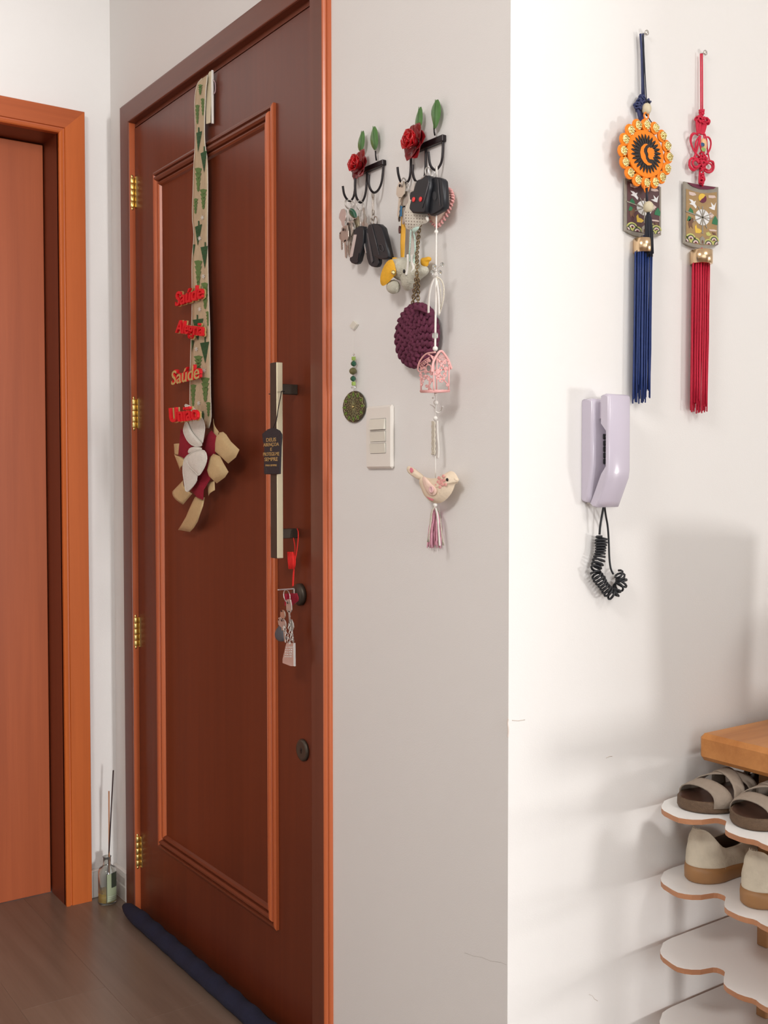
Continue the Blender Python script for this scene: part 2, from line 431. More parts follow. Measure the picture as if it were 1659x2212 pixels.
# left wall with the second door: opening y from DY0 to DY1
DY0, DY1, DZ1 = 0.14, 0.934, 2.070
mb = MB()
mb.box((CX-.12, DY1+.02, 0), (CX, AW, CEIL)); mb.box((CX-.12, -2.6, 0), (CX, DY0-.02, CEIL)); mb.box((CX-.12, DY0-.02, DZ1+.02), (CX, DY1+.02, CEIL))
wl = mb.build('wall_left', WALL); wl['kind'] = 'structure'
wr = MB().box((BX-.12, AW+.12, 0), (BX, 4.4, CEIL)).build('wall_right', WALL); wr['kind'] = 'structure'
wf = MB().box((-2.98, -2.72, 0), (3.4, -2.6, CEIL)).build('wall_front', WALL); wf['kind'] = 'structure'
ww = MB().box((3.4, 1.07, 0), (3.5, 4.4, CEIL)).build('wall_light_blocker', WALL); ww['kind'] = 'structure'  # unseen wall, added and sized to keep the far fill off the right wall
wk = MB().box((BX-.12, 4.4, 0), (3.5, 4.5, CEIL)).build('wall_far_back', WALL); wk['kind'] = 'structure'
ce = MB().box((-2.98, -2.72, CEIL), (3.5, 4.4, CEIL+.1)).build('ceiling', CEILM); ce['kind'] = 'structure'

# ------------------------------------------------------------------ front door: leaf, mouldings, hinges, locks
door = structure('door_1', (DX0+.02, LF, 0))
LX0, LX1 = DX0+.012, DX1-.004
lb = MB(); lb.bbox((LX0, LF, 0.0008), (LX1, LF+.036, DTOP-.006), .0015)
lb.build('door_leaf', LEAFW, door)
def moulding(x0, x1, z0, z1, par):
    prof = [(0, 0), (0, .0065), (.0045, .0085), (.0085, .0085), (.011, .0035), (.013, .0035), (.015, .0095), (.0185, .0125),
            (.0225, .0125), (.0265, .0085), (.0275, .0030), (.0295, .0030), (.031, .0070), (.034, .0080), (.038, .0055), (.041, 0)]
    cs = [(x0, z0), (x1, z0), (x1, z1), (x0, z1)]; ins = [(1, 1), (-1, 1), (-1, -1), (1, -1)]
    for i in range(4):
        j = (i+1) % 4; mb = MB(); rows = []
        for (c_, n_) in ((cs[i], ins[i]), (cs[j], ins[j])):
            rows.append([Vector((c_[0]+n_[0]*d, LF-h, c_[1]+n_[1]*d)) for d, h in prof])
        mb.grid(rows, sm=False)
        mb.build('panel_moulding', CASW if i % 2 else CASWH, par)  # uprights take the painted-in lit tone, crosspieces the shaded one
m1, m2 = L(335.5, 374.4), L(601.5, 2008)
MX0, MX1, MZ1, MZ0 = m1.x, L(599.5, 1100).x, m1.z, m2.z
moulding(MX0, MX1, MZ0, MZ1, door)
for (ya, yb) in ((382, 456), (859, 930), (1325, 1396), (1790, 1863)):
    z1 = L(287, ya).z; z0 = L(288, yb).z; xh = LX0-.003; yh = LF-.0075
    h_ = MB(); n_ = 5; seg = (z1-z0-.012)/n_
    for i in range(n_):
        a = z0+.006+i*seg
        h_.lathe([(.0058, a+.0006), (.0062, a+.0016), (.0062, a+seg-.0016), (.0058, a+seg-.0006)], (xh, yh, 0), UP, 12)
    h_.ball((xh, yh, z1-.003), (.0045, .0045, .006)); h_.ball((xh, yh, z0+.003), (.0045, .0045, .006))
    h_.box((xh+.004, LF-.0022, z0+.005), (xh+.016, LF+.0005, z1-.005))
    h_.build('hinge', BRASS, door)
# lock cylinder with rosette and the lower key escutcheon
pl_ = L(650, 1284)
mb = MB().lathe([(.0225, 0), (.0225, .006), (.020, .0095), (.010, .0105)], pl_, NA, 28)
mb.build('lock_rosette', BRONZE, door)
pe = L(656, 1620)
mb = MB().lathe([(.0222, 0), (.0222, .004), (.0195, .0065), (.016, .0062), (.003, .0062)], pe, NA, 28)
esc = mb.build('key_escutcheon', BRONZE, door)
kh = MB().box((pe.x-.002, pe.y-.0067, pe.z-.006), (pe.x+.002, pe.y-.006, pe.z+.001)); kh.lathe([(.003, .0061), (.003, .0068)], pe+Vector((0, 0, .002)), NA, 12)
kh.build('keyhole', BLK, esc)
# pull handle: flat bar on two brackets
xr = -1.846; xl = -1.8735; zt = YP(600, 782, 1.037).z; zb = YP(605, 1207, 1.037).z
hd = MB().bbox((xl, 1.034, zb), (xr, 1.048, zt), .0012)
for i in range(len(hd.f)): 
    n_ = (hd.v[hd.f[i][1]]-hd.v[hd.f[i][0]]).cross(hd.v[hd.f[i][2]]-hd.v[hd.f[i][0]])
    n_ = n_.normalized() if n_.length else n_
    hd.m[i] = 1 if abs(n_.x) > .9 else (1 if 0.3 < abs(n_.x) < .9 else 0)  # shade put into the colour: dark metal on front and back, brass on sides
hb = hd.build('pull_handle', [BRONZE, GOLDB], door)
for (ya, yb) in ((830, 852), (1142, 1163)):
    za, zb2 = XP(630, ya, -1.86).z, XP(630, yb, -1.86).z
    MB().bbox((-1.8715, 1.0475, zb2), (-1.8615, LF, za), .001).build('handle_bracket', BRONZE, hb)

# casing of the front door (trim_1): jamb linings with a rebate, and architrave boards with a rounded outer edge
tr = structure('trim_1', (-2.77, CF, 0))
OX0, OX1, OZ = -2.7685, -1.727, 2.146
IX0, IX1, IZ = -2.7015, -1.785, 2.0855
def arch_board(path_axis, mb, a, b, cc, sgn):
    pass
t_ = AW-CF
# profile across board: from outer edge to inner edge, (distance, height off the wall)
bw = IX0-OX0
prof = [(0, 0), (0, .004), (.0012, .0062), (.004, .0075), (.0044, .0060), (.0056, .0060), (.0062, .0100), (.009, .0132), (.012, t_), (bw-.003, t_), (bw-.001, t_-.001), (bw, t_-.0045)]
rb = MB(); rows = [[Vector((OX1-d*((OX1-IX1)/bw if d > .02 else 1), AW-h, z)) for d, h in prof] for z in (0, OZ)]
# right board: mitre at top
rows[1] = [Vector((p.x, p.y, OZ-(OX1-p.x))) for p in rows[1]]
rb.grid([r_[8:] for r_ in rows], sm=False).build('casing_board', CASD, tr)
MB().grid([r_[:9] for r_ in rows], sm=False).build('casing_bead', CASW, tr)  # edge split from the board to carry the lit tone
lb2 = MB(); rows = [[Vector((OX0+d, AW-h, z)) for d, h in prof] for z in (0, OZ)]
rows[1] = [Vector((p.x, p.y, OZ-(p.x-OX0)*((OZ-IZ)/bw))) for p in rows[1]]
lb2.grid([r_[8:] for r_ in rows], sm=False).build('casing_board', CASD, tr)
MB().grid([r_[:9] for r_ in rows], sm=False).build('casing_bead', CASD, tr)
tb = MB(); k1 = (OZ-IZ)/bw
rows = [[Vector((OX0+d if s == 0 else OX1-d*((OX1-IX1)/bw if d > .02 else 1), AW-h, OZ-d*k1)) for d, h in prof] for s in (0, 1)]
tb.grid([r_[8:] for r_ in rows], sm=False).build('casing_board', CASDH, tr)
MB().grid([r_[:9] for r_ in rows], sm=False).build('casing_bead', CASDH, tr)
# jamb linings
jb = MB().box((IX0-.014, CF+.003, 0), (IX0, LF+.001, IZ)); jb.box((IX0-.014, LF+.001, 0), (LX0-.0015, LF+.12, IZ+.01))
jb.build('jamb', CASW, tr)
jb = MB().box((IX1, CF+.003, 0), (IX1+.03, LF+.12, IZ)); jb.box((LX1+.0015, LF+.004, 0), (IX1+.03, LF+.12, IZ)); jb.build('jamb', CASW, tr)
jb = MB().box((IX0-.014, CF+.003, IZ), (IX1+.03, LF+.001, IZ+.012)); jb.box((IX0-.014, LF+.001, DTOP-.004), (IX1+.03, LF+.12, DTOP+.03)); jb.build('jamb', CASDH, tr)
# a dark backing inside the opening (the landing beyond is unseen)
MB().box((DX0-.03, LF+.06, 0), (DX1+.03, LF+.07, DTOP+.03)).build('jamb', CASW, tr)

# ------------------------------------------------------------------ left door (door_2) and casing (trim_2)
LD = -2.958
d2 = structure('door_2', (LD, .5, 0))
MB().bbox((LD-.036, DY0+.003, 0.0006), (LD, DY1-.003, DZ1-.004), .0015).build('door_leaf', DOOR2, d2)
t2 = structure('trim_2', (DF, .5, 0))
oy1, oy0, oz = 1.0045, DY0-.072, 2.1355
iy1, iy0, iz = 0.934, DY0, 2.068
tt = DF-CX; b2 = oy1-iy1
prof2 = [(0, -.001), (0, tt-.002), (.0015, tt), (b2-.0165, tt), (b2-.0150, tt-.0035), (b2-.0120, tt-.0040), (b2-.0105, tt+.0002), (b2-.004, tt+.0008), (b2-.001, tt-.001), (b2, tt-.003), (b2, .012)]
def cas2(kind_):
    mb = MB()
    if kind_ == 'r':
        rows = [[Vector((CX+h, oy1-d, z)) for d, h in prof2] for z in (0, oz)]; rows[1] = [Vector((p.x, p.y, oz-(oy1-p.y)*((oz-iz)/b2))) for p in rows[1]]
    elif kind_ == 'l':
        rows = [[Vector((CX+h, oy0+d, z)) for d, h in prof2] for z in (0, oz)]; rows[1] = [Vector((p.x, p.y, oz-(p.y-oy0)*((oz-iz)/b2))) for p in rows[1]]
    else:
        rows = [[Vector((CX+h, (oy0+d) if s == 0 else (oy1-d), oz-d*((oz-iz)/b2))) for d, h in prof2] for s in (0, 1)]
    mb.grid(rows, sm=False).build('casing_board', CAS2H if kind_ == 't' else CAS2, t2)
for q in 'rlt': cas2(q)
MB().box((LD-.05, DY1, 0), (CX+.02, DY1+.02, iz+.02)).build('jamb', JAMB2, t2)
MB().box((LD-.05, DY0-.02, 0), (CX+.02, DY0, iz+.02)).build('jamb', JAMB2, t2)
MB().box((LD-.05, DY0-.02, DZ1), (CX+.02, DY1+.02, DZ1+.02)).build('jamb', JAMB2, t2)
MB().box((LD-.06, DY0-.02, 0), (LD-.045, DY1+.02, DZ1+.02)).build('jamb', JAMB2, t2)
# skirtings in the corner
bb = MB(); bb.bbox((CX, oy1+.0005, 0), (CX+.013, AW-.013, .072), .0015); bb.bbox((CX, oy1+.0005, .072), (CX+.0135, AW-.013, .076), .001)
o = bb.build('baseboard_left', BASEB); o['kind'] = 'structure'
bb = MB(); bb.bbox((CX, AW-.012, 0), (OX0, AW, .080), .001)
o = bb.build('baseboard_back', BASEB); o['kind'] = 'structure'
for (za, zb_) in ((.004, .040), (.045, .066)):
    MB().bbox((CX+.016, AW-.0135, za), (OX0-.002, AW-.011, zb_), .0006).build('tile', TILE, o)
bb = MB().bbox((BX, AW, 0), (BX+.012, 4.4, .07), .0015).build('baseboard_right', BASEB); bb['kind'] = 'structure'
bb = MB().bbox((OX1, AW-.012, 0), (BX+.012, AW, .07), .0015).build('baseboard_back', BASEB); bb['kind'] = 'structure'

# small wear on the plaster: a hairline crack on the key wall, and the chipped corner
cw_ = [(1003,2058),(1022,2065),(1040,2068),(1060,2076),(1082,2079),(1094,2084)]
MB().tube([A(x, y, .0001) for x, y in cw_], .0003, 4).build('hairline_crack', mat('crack_grey', (.5, .46, .43), .9), wb)
MB().tube(smooth_path([A(1098, 1553, .0003), A(1096.5, 1562, .0003), A(1098.5, 1575, .0003), A(1097, 1592, .0003)]), .0011, 6).build('corner_chip', mat('bare_plaster', (.72, .62, .56), .9), wb)
MB().tube([B(1106, 1556, .0001), B(1120, 1557, .0001), B(1134, 1555, .0001)], .0006, 4).build('scuff_mark', mat('faint_scuff', (.66, .58, .52), .9), wb)
MB().tube([B(1309, 1637, .0001), B(1316, 1634, .0001), B(1322, 1634, .0001)], .0006, 4).build('scuff_mark', mat('faint_scuff', (.66, .58, .52), .9), wr)
MB().tube([B(1272, 2148, .0001), B(1280, 2151, .0001), B(1284, 2158, .0001), B(1291, 2162, .0001)], .0004, 4).build('scuff_mark', mat('faint_scuff', (.66, .58, .52), .9), wr)
# ================================================================== THINGS ON THE FRONT DOOR
# --- black leather tag on the pull handle
T = thing('door_tag', 'black leather tag with gold lettering tied to the brass pull handle', 'tag', YP(587, 1026, 1.028))
pts = cr([(600,385),(700,400),(830,470),(900,590),(905,700),(880,1000),(850,1950),(700,1965),(320,1960),(315,1400),(330,1000),(290,870),(265,700),(250,590),(330,520),(440,430)], 15.8, 550, 900)
MB().prism([YP(x, y, 1.0285) for x, y in pts], (0, -.0022, 0), .0006).build('tag_front', LEATH, T)
MB().prism([YP(x+1.5, y+.5, 1.0312) for x, y in pts], (0, -.0018, 0), .0006).build('tag_back', LEATH, T)
gm = MB()
for txt, yy, hh, wsc in (('DEUS', 850, 125, 1.0), ('ABENÇOA', 1005, 112, .88), ('E', 1165, 105, 1.0), ('PROTEGE-ME', 1335, 118, .70), ('SEMPRE', 1515, 125, .95), ('PARA SEMPRE', 1690, 58, .95)):
    o_ = YP(cr([(560, yy)], 15.8, 550, 900)[0][0], cr([(560, yy)], 15.8, 550, 900)[0][1], 1.0282)
    size = hh/15.8/1082*1.42
    merge(gm, text_mb(txt, o_, XX, UP, size, .0002, sx=wsc*1.62, bold=.00012))
gm.build('gold_lettering', GOLDT, T)
MB().tube(smooth_path([YP(608, 845, 1.0325), YP(606, 858, 1.0325), YP(601, 882, 1.0325), YP(598, 905, 1.0325), YP(590, 926, 1.030)]), .0009, 6).build('tie_cord', BLK, T)
MB().tube([YP(612, 846, 1.0335)+Vector((0, .016*math.sin(a)-.0, .016*0)) for a in (0,)] + [YP(608, 845, 1.0325)+Vector((.002, 0, 0)), Vector((xr+.002, 1.050, YP(608, 845, 1.0325).z+.001)), Vector((xl-.002, 1.050, YP(608, 845, 1.0325).z)), Vector((xl-.002, 1.0325, YP(590, 850, 1.0325).z))], .0009, 6).build('tie_cord', BLK, T)

# --- red cord with crochet piece looped on the lower bracket
T = thing('red_cord_charm', 'thin red cord with a small scarlet crocheted tassel hanging from the lower handle bracket', 'charm', YP(632, 1262, 1.083))
yk = 1.072
MB().tube(smooth_path([YP(642, 1142, yk+.008), YP(645, 1150, yk), YP(643, 1180, yk), YP(637, 1215, yk), YP(633, 1240, yk), YP(632, 1266, yk)]), .0010, 6).build('cord', REDS, T)
MB().tube(smooth_path([YP(634, 1162, yk), YP(638, 1185, yk), YP(636, 1215, yk), YP(635, 1240, yk), YP(633.5, 1266, yk)]), .0010, 6).build('cord', REDS, T)
cp = cr([(262,1400),(282,1388),(298,1400),(303,1440),(300,1500),(285,1506),(265,1492),(252,1450)], 3.072, 540, 740)
m_ = MB().pillow([YP(x, y, yk) for x, y in cp], NA, .004, .004)
for i in range(5):
    a, b = (cp[1], cp[5]); t = i/4
    m_.tube([YP(622+i*2.6, 1192, yk-.005), YP(623+i*2.6, 1212, yk-.0055), YP(625+i*2.2, 1229, yk-.004)], .0016, 6)
m_.build('crochet_tassel', REDS, T)

# --- bunch of keys hanging from the key in the lock
def kpt(x, y, yy): return YP(x/10.05+580, y/10.05+1240, yy)
T = thing('key_bunch', 'bunch of keys with slate teardrop fob hanging from the front door lock', 'keys', kpt(440, 2010, 1.05))
def key(mbh, mbb, o, ang, size, yy, head='round', mirror=1):
    """flat key in the plane y=yy: o = hole position, ang from straight down"""
    d = Vector((math.sin(ang), 0, -math.cos(ang))); s_ = Vector((math.cos(ang), 0, math.sin(ang))); O = Vector((o.x, yy, o.z))
    R = size*.24
    if head == 'round': hp = [O+d*(R*.75)+d*(-math.cos(a)*R)+s_*(math.sin(a)*R) for a in [2*PI*i/18 for i in range(18)]]
    elif head == 'square': hp = [O+d*a*R+s_*b*R for a, b in ((-.5,-.75),(-.6,0),(-.5,.75),(.4,.95),(1.3,.95),(1.75,.5),(1.75,-.5),(1.3,-.95),(.4,-.95))]
    else: hp = [O+d*a*R+s_*b*R for a, b in ((-.55,-.55),(-.6,.55),(.2,1.0),(1.1,.95),(1.6,.35),(1.6,-.35),(1.1,-.95),(.2,-1.0))]
    mbh.prism(hp, (0, -.0020, 0), .0004)
    L0, L1 = R*1.5, size; bwid = size*.062
    bl = [O+d*L0-s_*bwid, O+d*(L1-bwid)-s_*bwid, O+d*L1]
    n = 7
    for i in range(n):
        t = L1-bwid*.8-(L1-L0-R*.6)*i/n; bl.append(O+d*t+s_*(bwid*(1.0 if i % 2 else .45)))
    bl.append(O+d*L0+s_*bwid)
    mbb.prism(bl, (0, -.0016, 0))
    mbh.lathe([(R*.22, 0), (R*.22, .0003)], O+NA*.00225, NA, 10, mi=1)
def keypart(par, o, ang, size, yy, head='round', m=STEEL):
    k = MB(); b = MB(); key(k, b, o, ang, size, yy, head)
    h = k.build('key', [m, BLK], par); b.build('key_blade', m, h); return h
# key in the lock: bow standing out from the cylinder
zk0, zk1 = XP(640, 1270, -1.856).z, XP(640, 1311, -1.856).z
k0 = MB().bbox((-1.8575, 1.040, zk0-.0025), (-1.8545, 1.078, zk0), .0006); k0.bbox((-1.8575, 1.0765, zk1+.010), (-1.8545, 1.079, zk0-.002), .0006)
k0.bbox((-1.8565, 1.079, (zk0+zk1)/2-.004), (-1.8545, 1.092, (zk0+zk1)/2+.004), .0006)
k0.bbox((-1.8572, 1.056, zk1+.004), (-1.8555, 1.0765, zk0-.010), .0006, mi=1)
k0.build('lock_key', [CHROME, FELTR], T)
def ring(mb, c, nrm, r, rad, n=22, mi=0):
    nrm = Vector(nrm).normalized(); u = nrm.orthogonal().normalized(); w_ = nrm.cross(u)
    return mb.tube([Vector(c)+u*(r*math.cos(2*PI*i/n))+w_*(r*math.sin(2*PI*i/n)) for i in range(n)], rad, 6, mi, closed=True)
yq = 1.043
ring(MB(), kpt(400, 480, yq), (.8, .5, .2), .0125, .0010).build('key_ring', STEEL, T)
ra = MB(); 
for i in range(9):                       # tassel of red thread bunched behind the ring
    ra.tube(smooth_path([kpt(500+i*14, 420, 1.062), kpt(490+i*20, 520, 1.062), kpt(500+i*17, 640-abs(i-4)*14, 1.062)]), .0012, 5)
ra.build('red_thread', FELTR, T)
keypart(T, kpt(425, 620, yq), .10, .046, yq+.001, 'square')
keypart(T, kpt(345, 800, yq), -.06, .040, yq-.004, 'round', mat('pale_nickel', (0.66, 0.60, 0.50), .3, .9))
keypart(T, kpt(250, 990, yq), .30, .034, yq-.001, 'hex')
keypart(T, kpt(375, 1000, yq), .22, .044, yq-.007, 'round')
keypart(T, kpt(440, 1060, yq), .26, .040, yq+.004, 'hex')
fb = cr([(235,1110),(290,1140),(345,1240),(395,1370),(400,1420),(330,1465),(230,1465),(150,1400),(130,1300),(160,1210)], 10.05, 580, 1240)
MB().pillow([YP(x, y, yq) for x, y in fb], NA, .0035, .003, power=3).build('teardrop_fob', mat('slate_plastic', (.075, .085, .10), .5), T)
cm = MB()
for i in range(7):
    ring(cm, kpt(440+i*12, 1110+i*52, yq+.001), (1, .2, 0) if i % 2 else (.2, 1, .1), .0034, .0008, 10)
    ring(cm, kpt(330+i*22, 1150+i*58, yq-.009), (1, .2, 0) if i % 2 else (.2, 1, .1), .0036, .0008, 10)
cm.build('chain', STEEL, T)
gp = cr([(385,1490),(545,1500),(552,2005),(480,2005),(300,1935),(300,1850)], 10.05, 580, 1240)
gt = MB().prism([YP(x, y, yq-.002) for x, y in gp], (0, -.005, 0), .001)
gt = gt.build('metal_tag', CHROME, T)
st = MB()
for i in range(5):
    for j in range(4): st.ball(YP((385+j*40-i*6)/10.05+580, (1590+i*52)/10.05+1240, yq-.0075), .0013, nu=6, nv=4)
st.build('tag_studs', CHROME, gt)

# --- Christmas ribbon
yr = LF-.016
edgeL = [(436,170),(426.4,180),(421.7,202),(420.3,228),(421.7,260),(422,289),(421.5,322),(419,350),(417.5,400),(415,470),(419,500),(418.5,520),(414.5,560),(415,620),(415,672),(413.4,720),(411.7,772),(410,850),(411,900),(414,925)]
edgeR = [(447.8,162),(447,175),(444.9,188),(442.7,231),(441.8,260),(441.6,290),(443,315),(448,345),(449,400),(448.5,470),(448,520),(449,560),(450,620),(452,672),(453.5,720),(454,772),(454.8,850),(456,880),(456.3,905),(451,925)]
def rib(i, t, off=0):
    a = edgeL[i]; b = edgeR[i]; x = a[0]*(1-t)+b[0]*t; yv = a[1]*(1-t)+b[1]*t
    return YP(x, yv, yr-.003*math.sin(i*1.1)*(1-.4*t)-off)
T = thing('christmas_ribbon', 'long beige ribbon with green fir tree print and white felt poinsettia on the front door', 'ribbon', L(430, 1150, .01))
MB().sheet([[rib(i, t/6) for t in range(7)] for i in range(len(edgeL))], .0006).build('ribbon', LINEN, T)
for t in (0, 1): MB().tube(smooth_path([rib(i, t) for i in range(len(edgeL))], 1), .0011, 6).build('ribbon_edge', CREAM, T)
def atrib(px, py, off):
    # ribbon surface depth at this height
    ys = [(a[1]+b[1])/2 for a, b in zip(edgeL, edgeR)]
    i = max(0, min(len(ys)-2, sum(1 for v in ys if v < py)-1)); f = min(1, max(0, (py-ys[i])/(ys[i+1]-ys[i])))
    t = .5
    d0 = .003*math.sin(i*1.1)*(1-.4*t); d1 = .003*math.sin((i+1)*1.1)*(1-.4*t)
    return YP(px, py, yr-(d0*(1-f)+d1*f)-off)
def patch(mb, pts, off=.0006, mi=0): mb.add([atrib(x, y, off) for x, y in pts], [tuple(range(len(pts)))], mi, False)
pm = MB()
for (sx, sy, xl_, xr_, yl, yr_, tx, ty) in ((429,275,424,436,287,283,427.5,329), (441,316,433,447,331,325,440.5,373), (429,477,421,436,490,484,427,531), (443,523,433,449,534,531,442,580),
      (426,680,416,439,691,688,427,736), (443,728,432,452,741,738,443,785), (438,888,432,441,893,893,439,912)):
    patch(pm, [(sx-1.3, sy), (sx+1.3, sy), (sx+1.3, (yl+yr_)/2+1), (sx-1.3, (yl+yr_)/2+1)], .0018)
    n = 5
    for i in range(n):
        t0, t1 = i/n, (i+.97)/n
        a0 = (xl_*(1-t0)+tx*t0, yl*(1-t0)+ty*t0); b0 = (xr_*(1-t0)+tx*t0, yr_*(1-t0)+ty*t0)
        a1 = (xl_*(1-t1)+tx*t1, yl*(1-t1)+ty*t1); b1 = (xr_*(1-t1)+tx*t1, yr_*(1-t1)+ty*t1)
        patch(pm, [a0, b0, b1, a1], .0018)
for (x0, y0, y1) in ((416.5,735,762), (419.5,528,556)): patch(pm, [(x0-3, y0), (x0+2, y0), (x0-2, y1)], .0018)
for (cx, y0, y1, wd) in ((432,182,205,6), (426,226,268,5), (438,212,250,5), (428,362,414,8), (439,408,452,8), (422,428,462,6), (428,562,618,9), (443,610,668,9), (428,768,806,10), (443,815,868,10), (417,830,878,7), (449,672,705,5), (450,868,900,6)):
    n = 5
    for i in range(n):
        a = y0+(y1-y0)*i/n; b = y0+(y1-y0)*(i+1.25)/n; ww = wd*(1-.75*i/n)
        x_lo, x_hi = cx-ww, cx+ww
        e0 = min(edgeL, key=lambda q: abs(q[1]-a))[0]+1.5; e1 = min(edgeR, key=lambda q: abs(q[1]-a))[0]-1.5
        patch(pm, [(max(x_lo, e0), a+2), (cx, a), (min(x_hi, e1), a+2), (min(cx+ww*.45, e1), min(b, y1)-1), (cx, min(b+3, y1)), (max(cx-ww*.45, e0), min(b, y1)-1)], .0015, 1)
for (cx, cy) in ((439,597),(431,628),(431,668),(440,713),(424,754),(441,800),(429,871),(437,470),(431,515)):
    for k in range(3):
        a = k*PI/3+.2; dx, dy = math.cos(a)*3.6, math.sin(a)*5.0; ex, ey = -math.sin(a)*.8, math.cos(a)*1.0
        patch(pm, [(cx-dx-ex, cy-dy-ey), (cx+dx-ex, cy+dy-ey), (cx+dx+ex, cy+dy+ey), (cx-dx+ex, cy-dy+ey)], .0020, 2)
pm.build('fir_tree_print', [TREED, TREEL, FELTW], T, recalc=False)
# the words glued along the ribbon
def word(txt, px, py, ang, size, front, sx=1.0, cast=(0.0012, -.0006), shear=.12, dy=.0095):
    o_ = YP(px, py, yr-dy)+XX*.002; u = (XX*math.cos(ang)+UP*math.sin(ang)); v = (UP*math.cos(ang)-XX*math.sin(ang))
    a = text_mb(txt, o_+NA*.0028, u, v, size, .0006, shear=shear, bold=.0004, sx=sx)
    m = MB()
    if front == 'gold':
        merge(m, a, 1); merge(m, text_mb(txt, o_+XX*.0055+UP*.0015, u, v, size, .0028, shear=shear, bold=.0010, sx=sx), 0)
    else:
        merge(m, text_mb(txt, o_+NA*.0015, u, v, size, .0030, shear=shear, bold=.0008, sx=sx), 0)
        merge(m, text_mb(txt, o_+YY*.003+Vector((cast[0]+.001, 0, cast[1])), u, v, size, .0010, shear=shear, bold=.0018, sx=sx), 1)
    return m
sz = .046
w1 = word('Saúde', 409, 653, 0, sz, 'red', 1.38).build('glitter_word', [REDG, GOLDG], T); w1['label'] = 'topmost scarlet glitter word'
w2 = word('Alegria', 410, 722, -.16, .042, 'red', 1.25).build('glitter_word', [REDG, GOLDG], T); w2['label'] = 'scarlet glitter word slanting down'
w3 = word('Saúde', 400.5, 825, .03, .047, 'gold', 1.42).build('glitter_word', [REDG, GOLDG], T); w3['label'] = 'gold word with a red glitter edge'
w4 = word('União', 398.5, 909, .0, .046, 'red', 1.40, shear=-.1, dy=.062).build('glitter_word', [REDG, GOLDG], T); w4['label'] = 'lowest scarlet glitter word'
# bow
def bw_(pts): return cr(pts, 7.63, 360, 870)
def petal(pts, off, front, back, name, m, center=None, edge=None, curl=0, crease=True):
    P = [YP(x, y, LF-off) for x, y in bw_(pts)]
    mb = MB().pillow(P, NA, front, back, 5, center=center, smooth=0 if m is SATIN or m is FELTR else 1, power=3.5 if m is SATIN else 2.0)
    o = mb.build(name, m, T)
    if edge:
        Q = smooth_loop(P, 1); n = len(Q); e = MB()
        dense = []
        for i in range(n):
            a, b = Q[i], Q[(i+1) % n]; k = max(1, int((b-a).length/.0016))
            for j in range(k): dense.append(a+(b-a)*(j/k)+NA*(.0008 if (len(dense) % 2) else -.0004))
        e.tube(dense, .0011, 5, closed=True); e.build('stitched_edge', edge, o)
    return o
def cloth(pts4, off, bulge, name, m, n=7, twist=0.0):
    a, b, c, d = [YP(x, y, LF-off) for x, y in bw_(pts4)]
    rows = []
    for i in range(n+1):
        s = i/n; row = []
        for j in range(n+1):
            t = j/n
            p = a*(1-s)*(1-t)+b*s*(1-t)+c*s*t+d*(1-s)*t
            row.append(p+NA*(bulge*math.sin(PI*s)+twist*(t-.5)*math.cos(PI*s)))
        rows.append(row)
    return MB().sheet(rows, .0007).build(name, m, T)
cloth([(120,680),(240,670),(330,860),(130,860)], .022, .004, 'bow_loop', SATIN)
cloth([(125,850),(280,900),(300,1010),(225,1115)], .024, .005, 'bow_loop', SATIN)
cloth([(270,1280),(420,1500),(270,1680),(92,1465)], .024, .008, 'bow_loop', SATIN)
cloth([(770,265),(860,480),(835,560),(785,562)], .026, .004, 'bow_loop', SATIN)
cloth([(670,1330),(790,1290),(795,1440),(690,1540)], .022, .004, 'ribbon_tail', SATIN)
# long tail curving down left
la = bw_([(470,1550),(420,1650),(370,1760),(320,1880),(250,2000),(190,2095)]); ra_ = bw_([(625,1560),(600,1700),(550,1840),(510,1960),(450,2060),(385,2130)])
MB().sheet([[YP(a[0]*(1-t/5)+b[0]*t/5, a[1]*(1-t/5)+b[1]*t/5, LF-.026-.006*math.sin(i*.9)) for t in range(6)] for i, (a, b) in enumerate(zip(la, ra_))], .0007).build('ribbon_tail', SATIN, T)
cloth([(225,430),(290,440),(450,720),(440,800)], .034, .002, 'red_felt_loop', FELTR)
petal([(230,435),(300,470),(380,620),(450,730),(350,900),(280,915),(190,860),(210,640)], .033, .004, .003, 'red_felt_loop', FELTR)
petal([(740,455),(830,560),(825,740),(800,860),(690,890),(620,880),(580,760),(590,660),(650,540)], .033, .005, .003, 'red_felt_loop', FELTR)
petal([(620,880),(700,900),(680,1100),(720,1260),(610,1440),(605,1605),(500,1560),(405,1450),(430,1330),(510,1200),(560,1060)], .034, .005, .003, 'red_felt_tail', FELTR)
petal([(840,530),(900,495),(985,530),(1060,640),(1200,775),(1140,900),(1015,1003),(930,920),(815,820),(820,660)], .040, .010, -.006, 'bow_loop', SATIN)
petal([(870,490),(930,480),(990,530),(960,560),(880,540)], .034, .004, .002, 'bow_loop', SATIN)
petal([(770,840),(880,880),(940,1000),(1020,1140),(960,1230),(825,1330),(730,1240),(690,1120),(720,980)], .042, .011, -.006, 'bow_loop', SATIN)
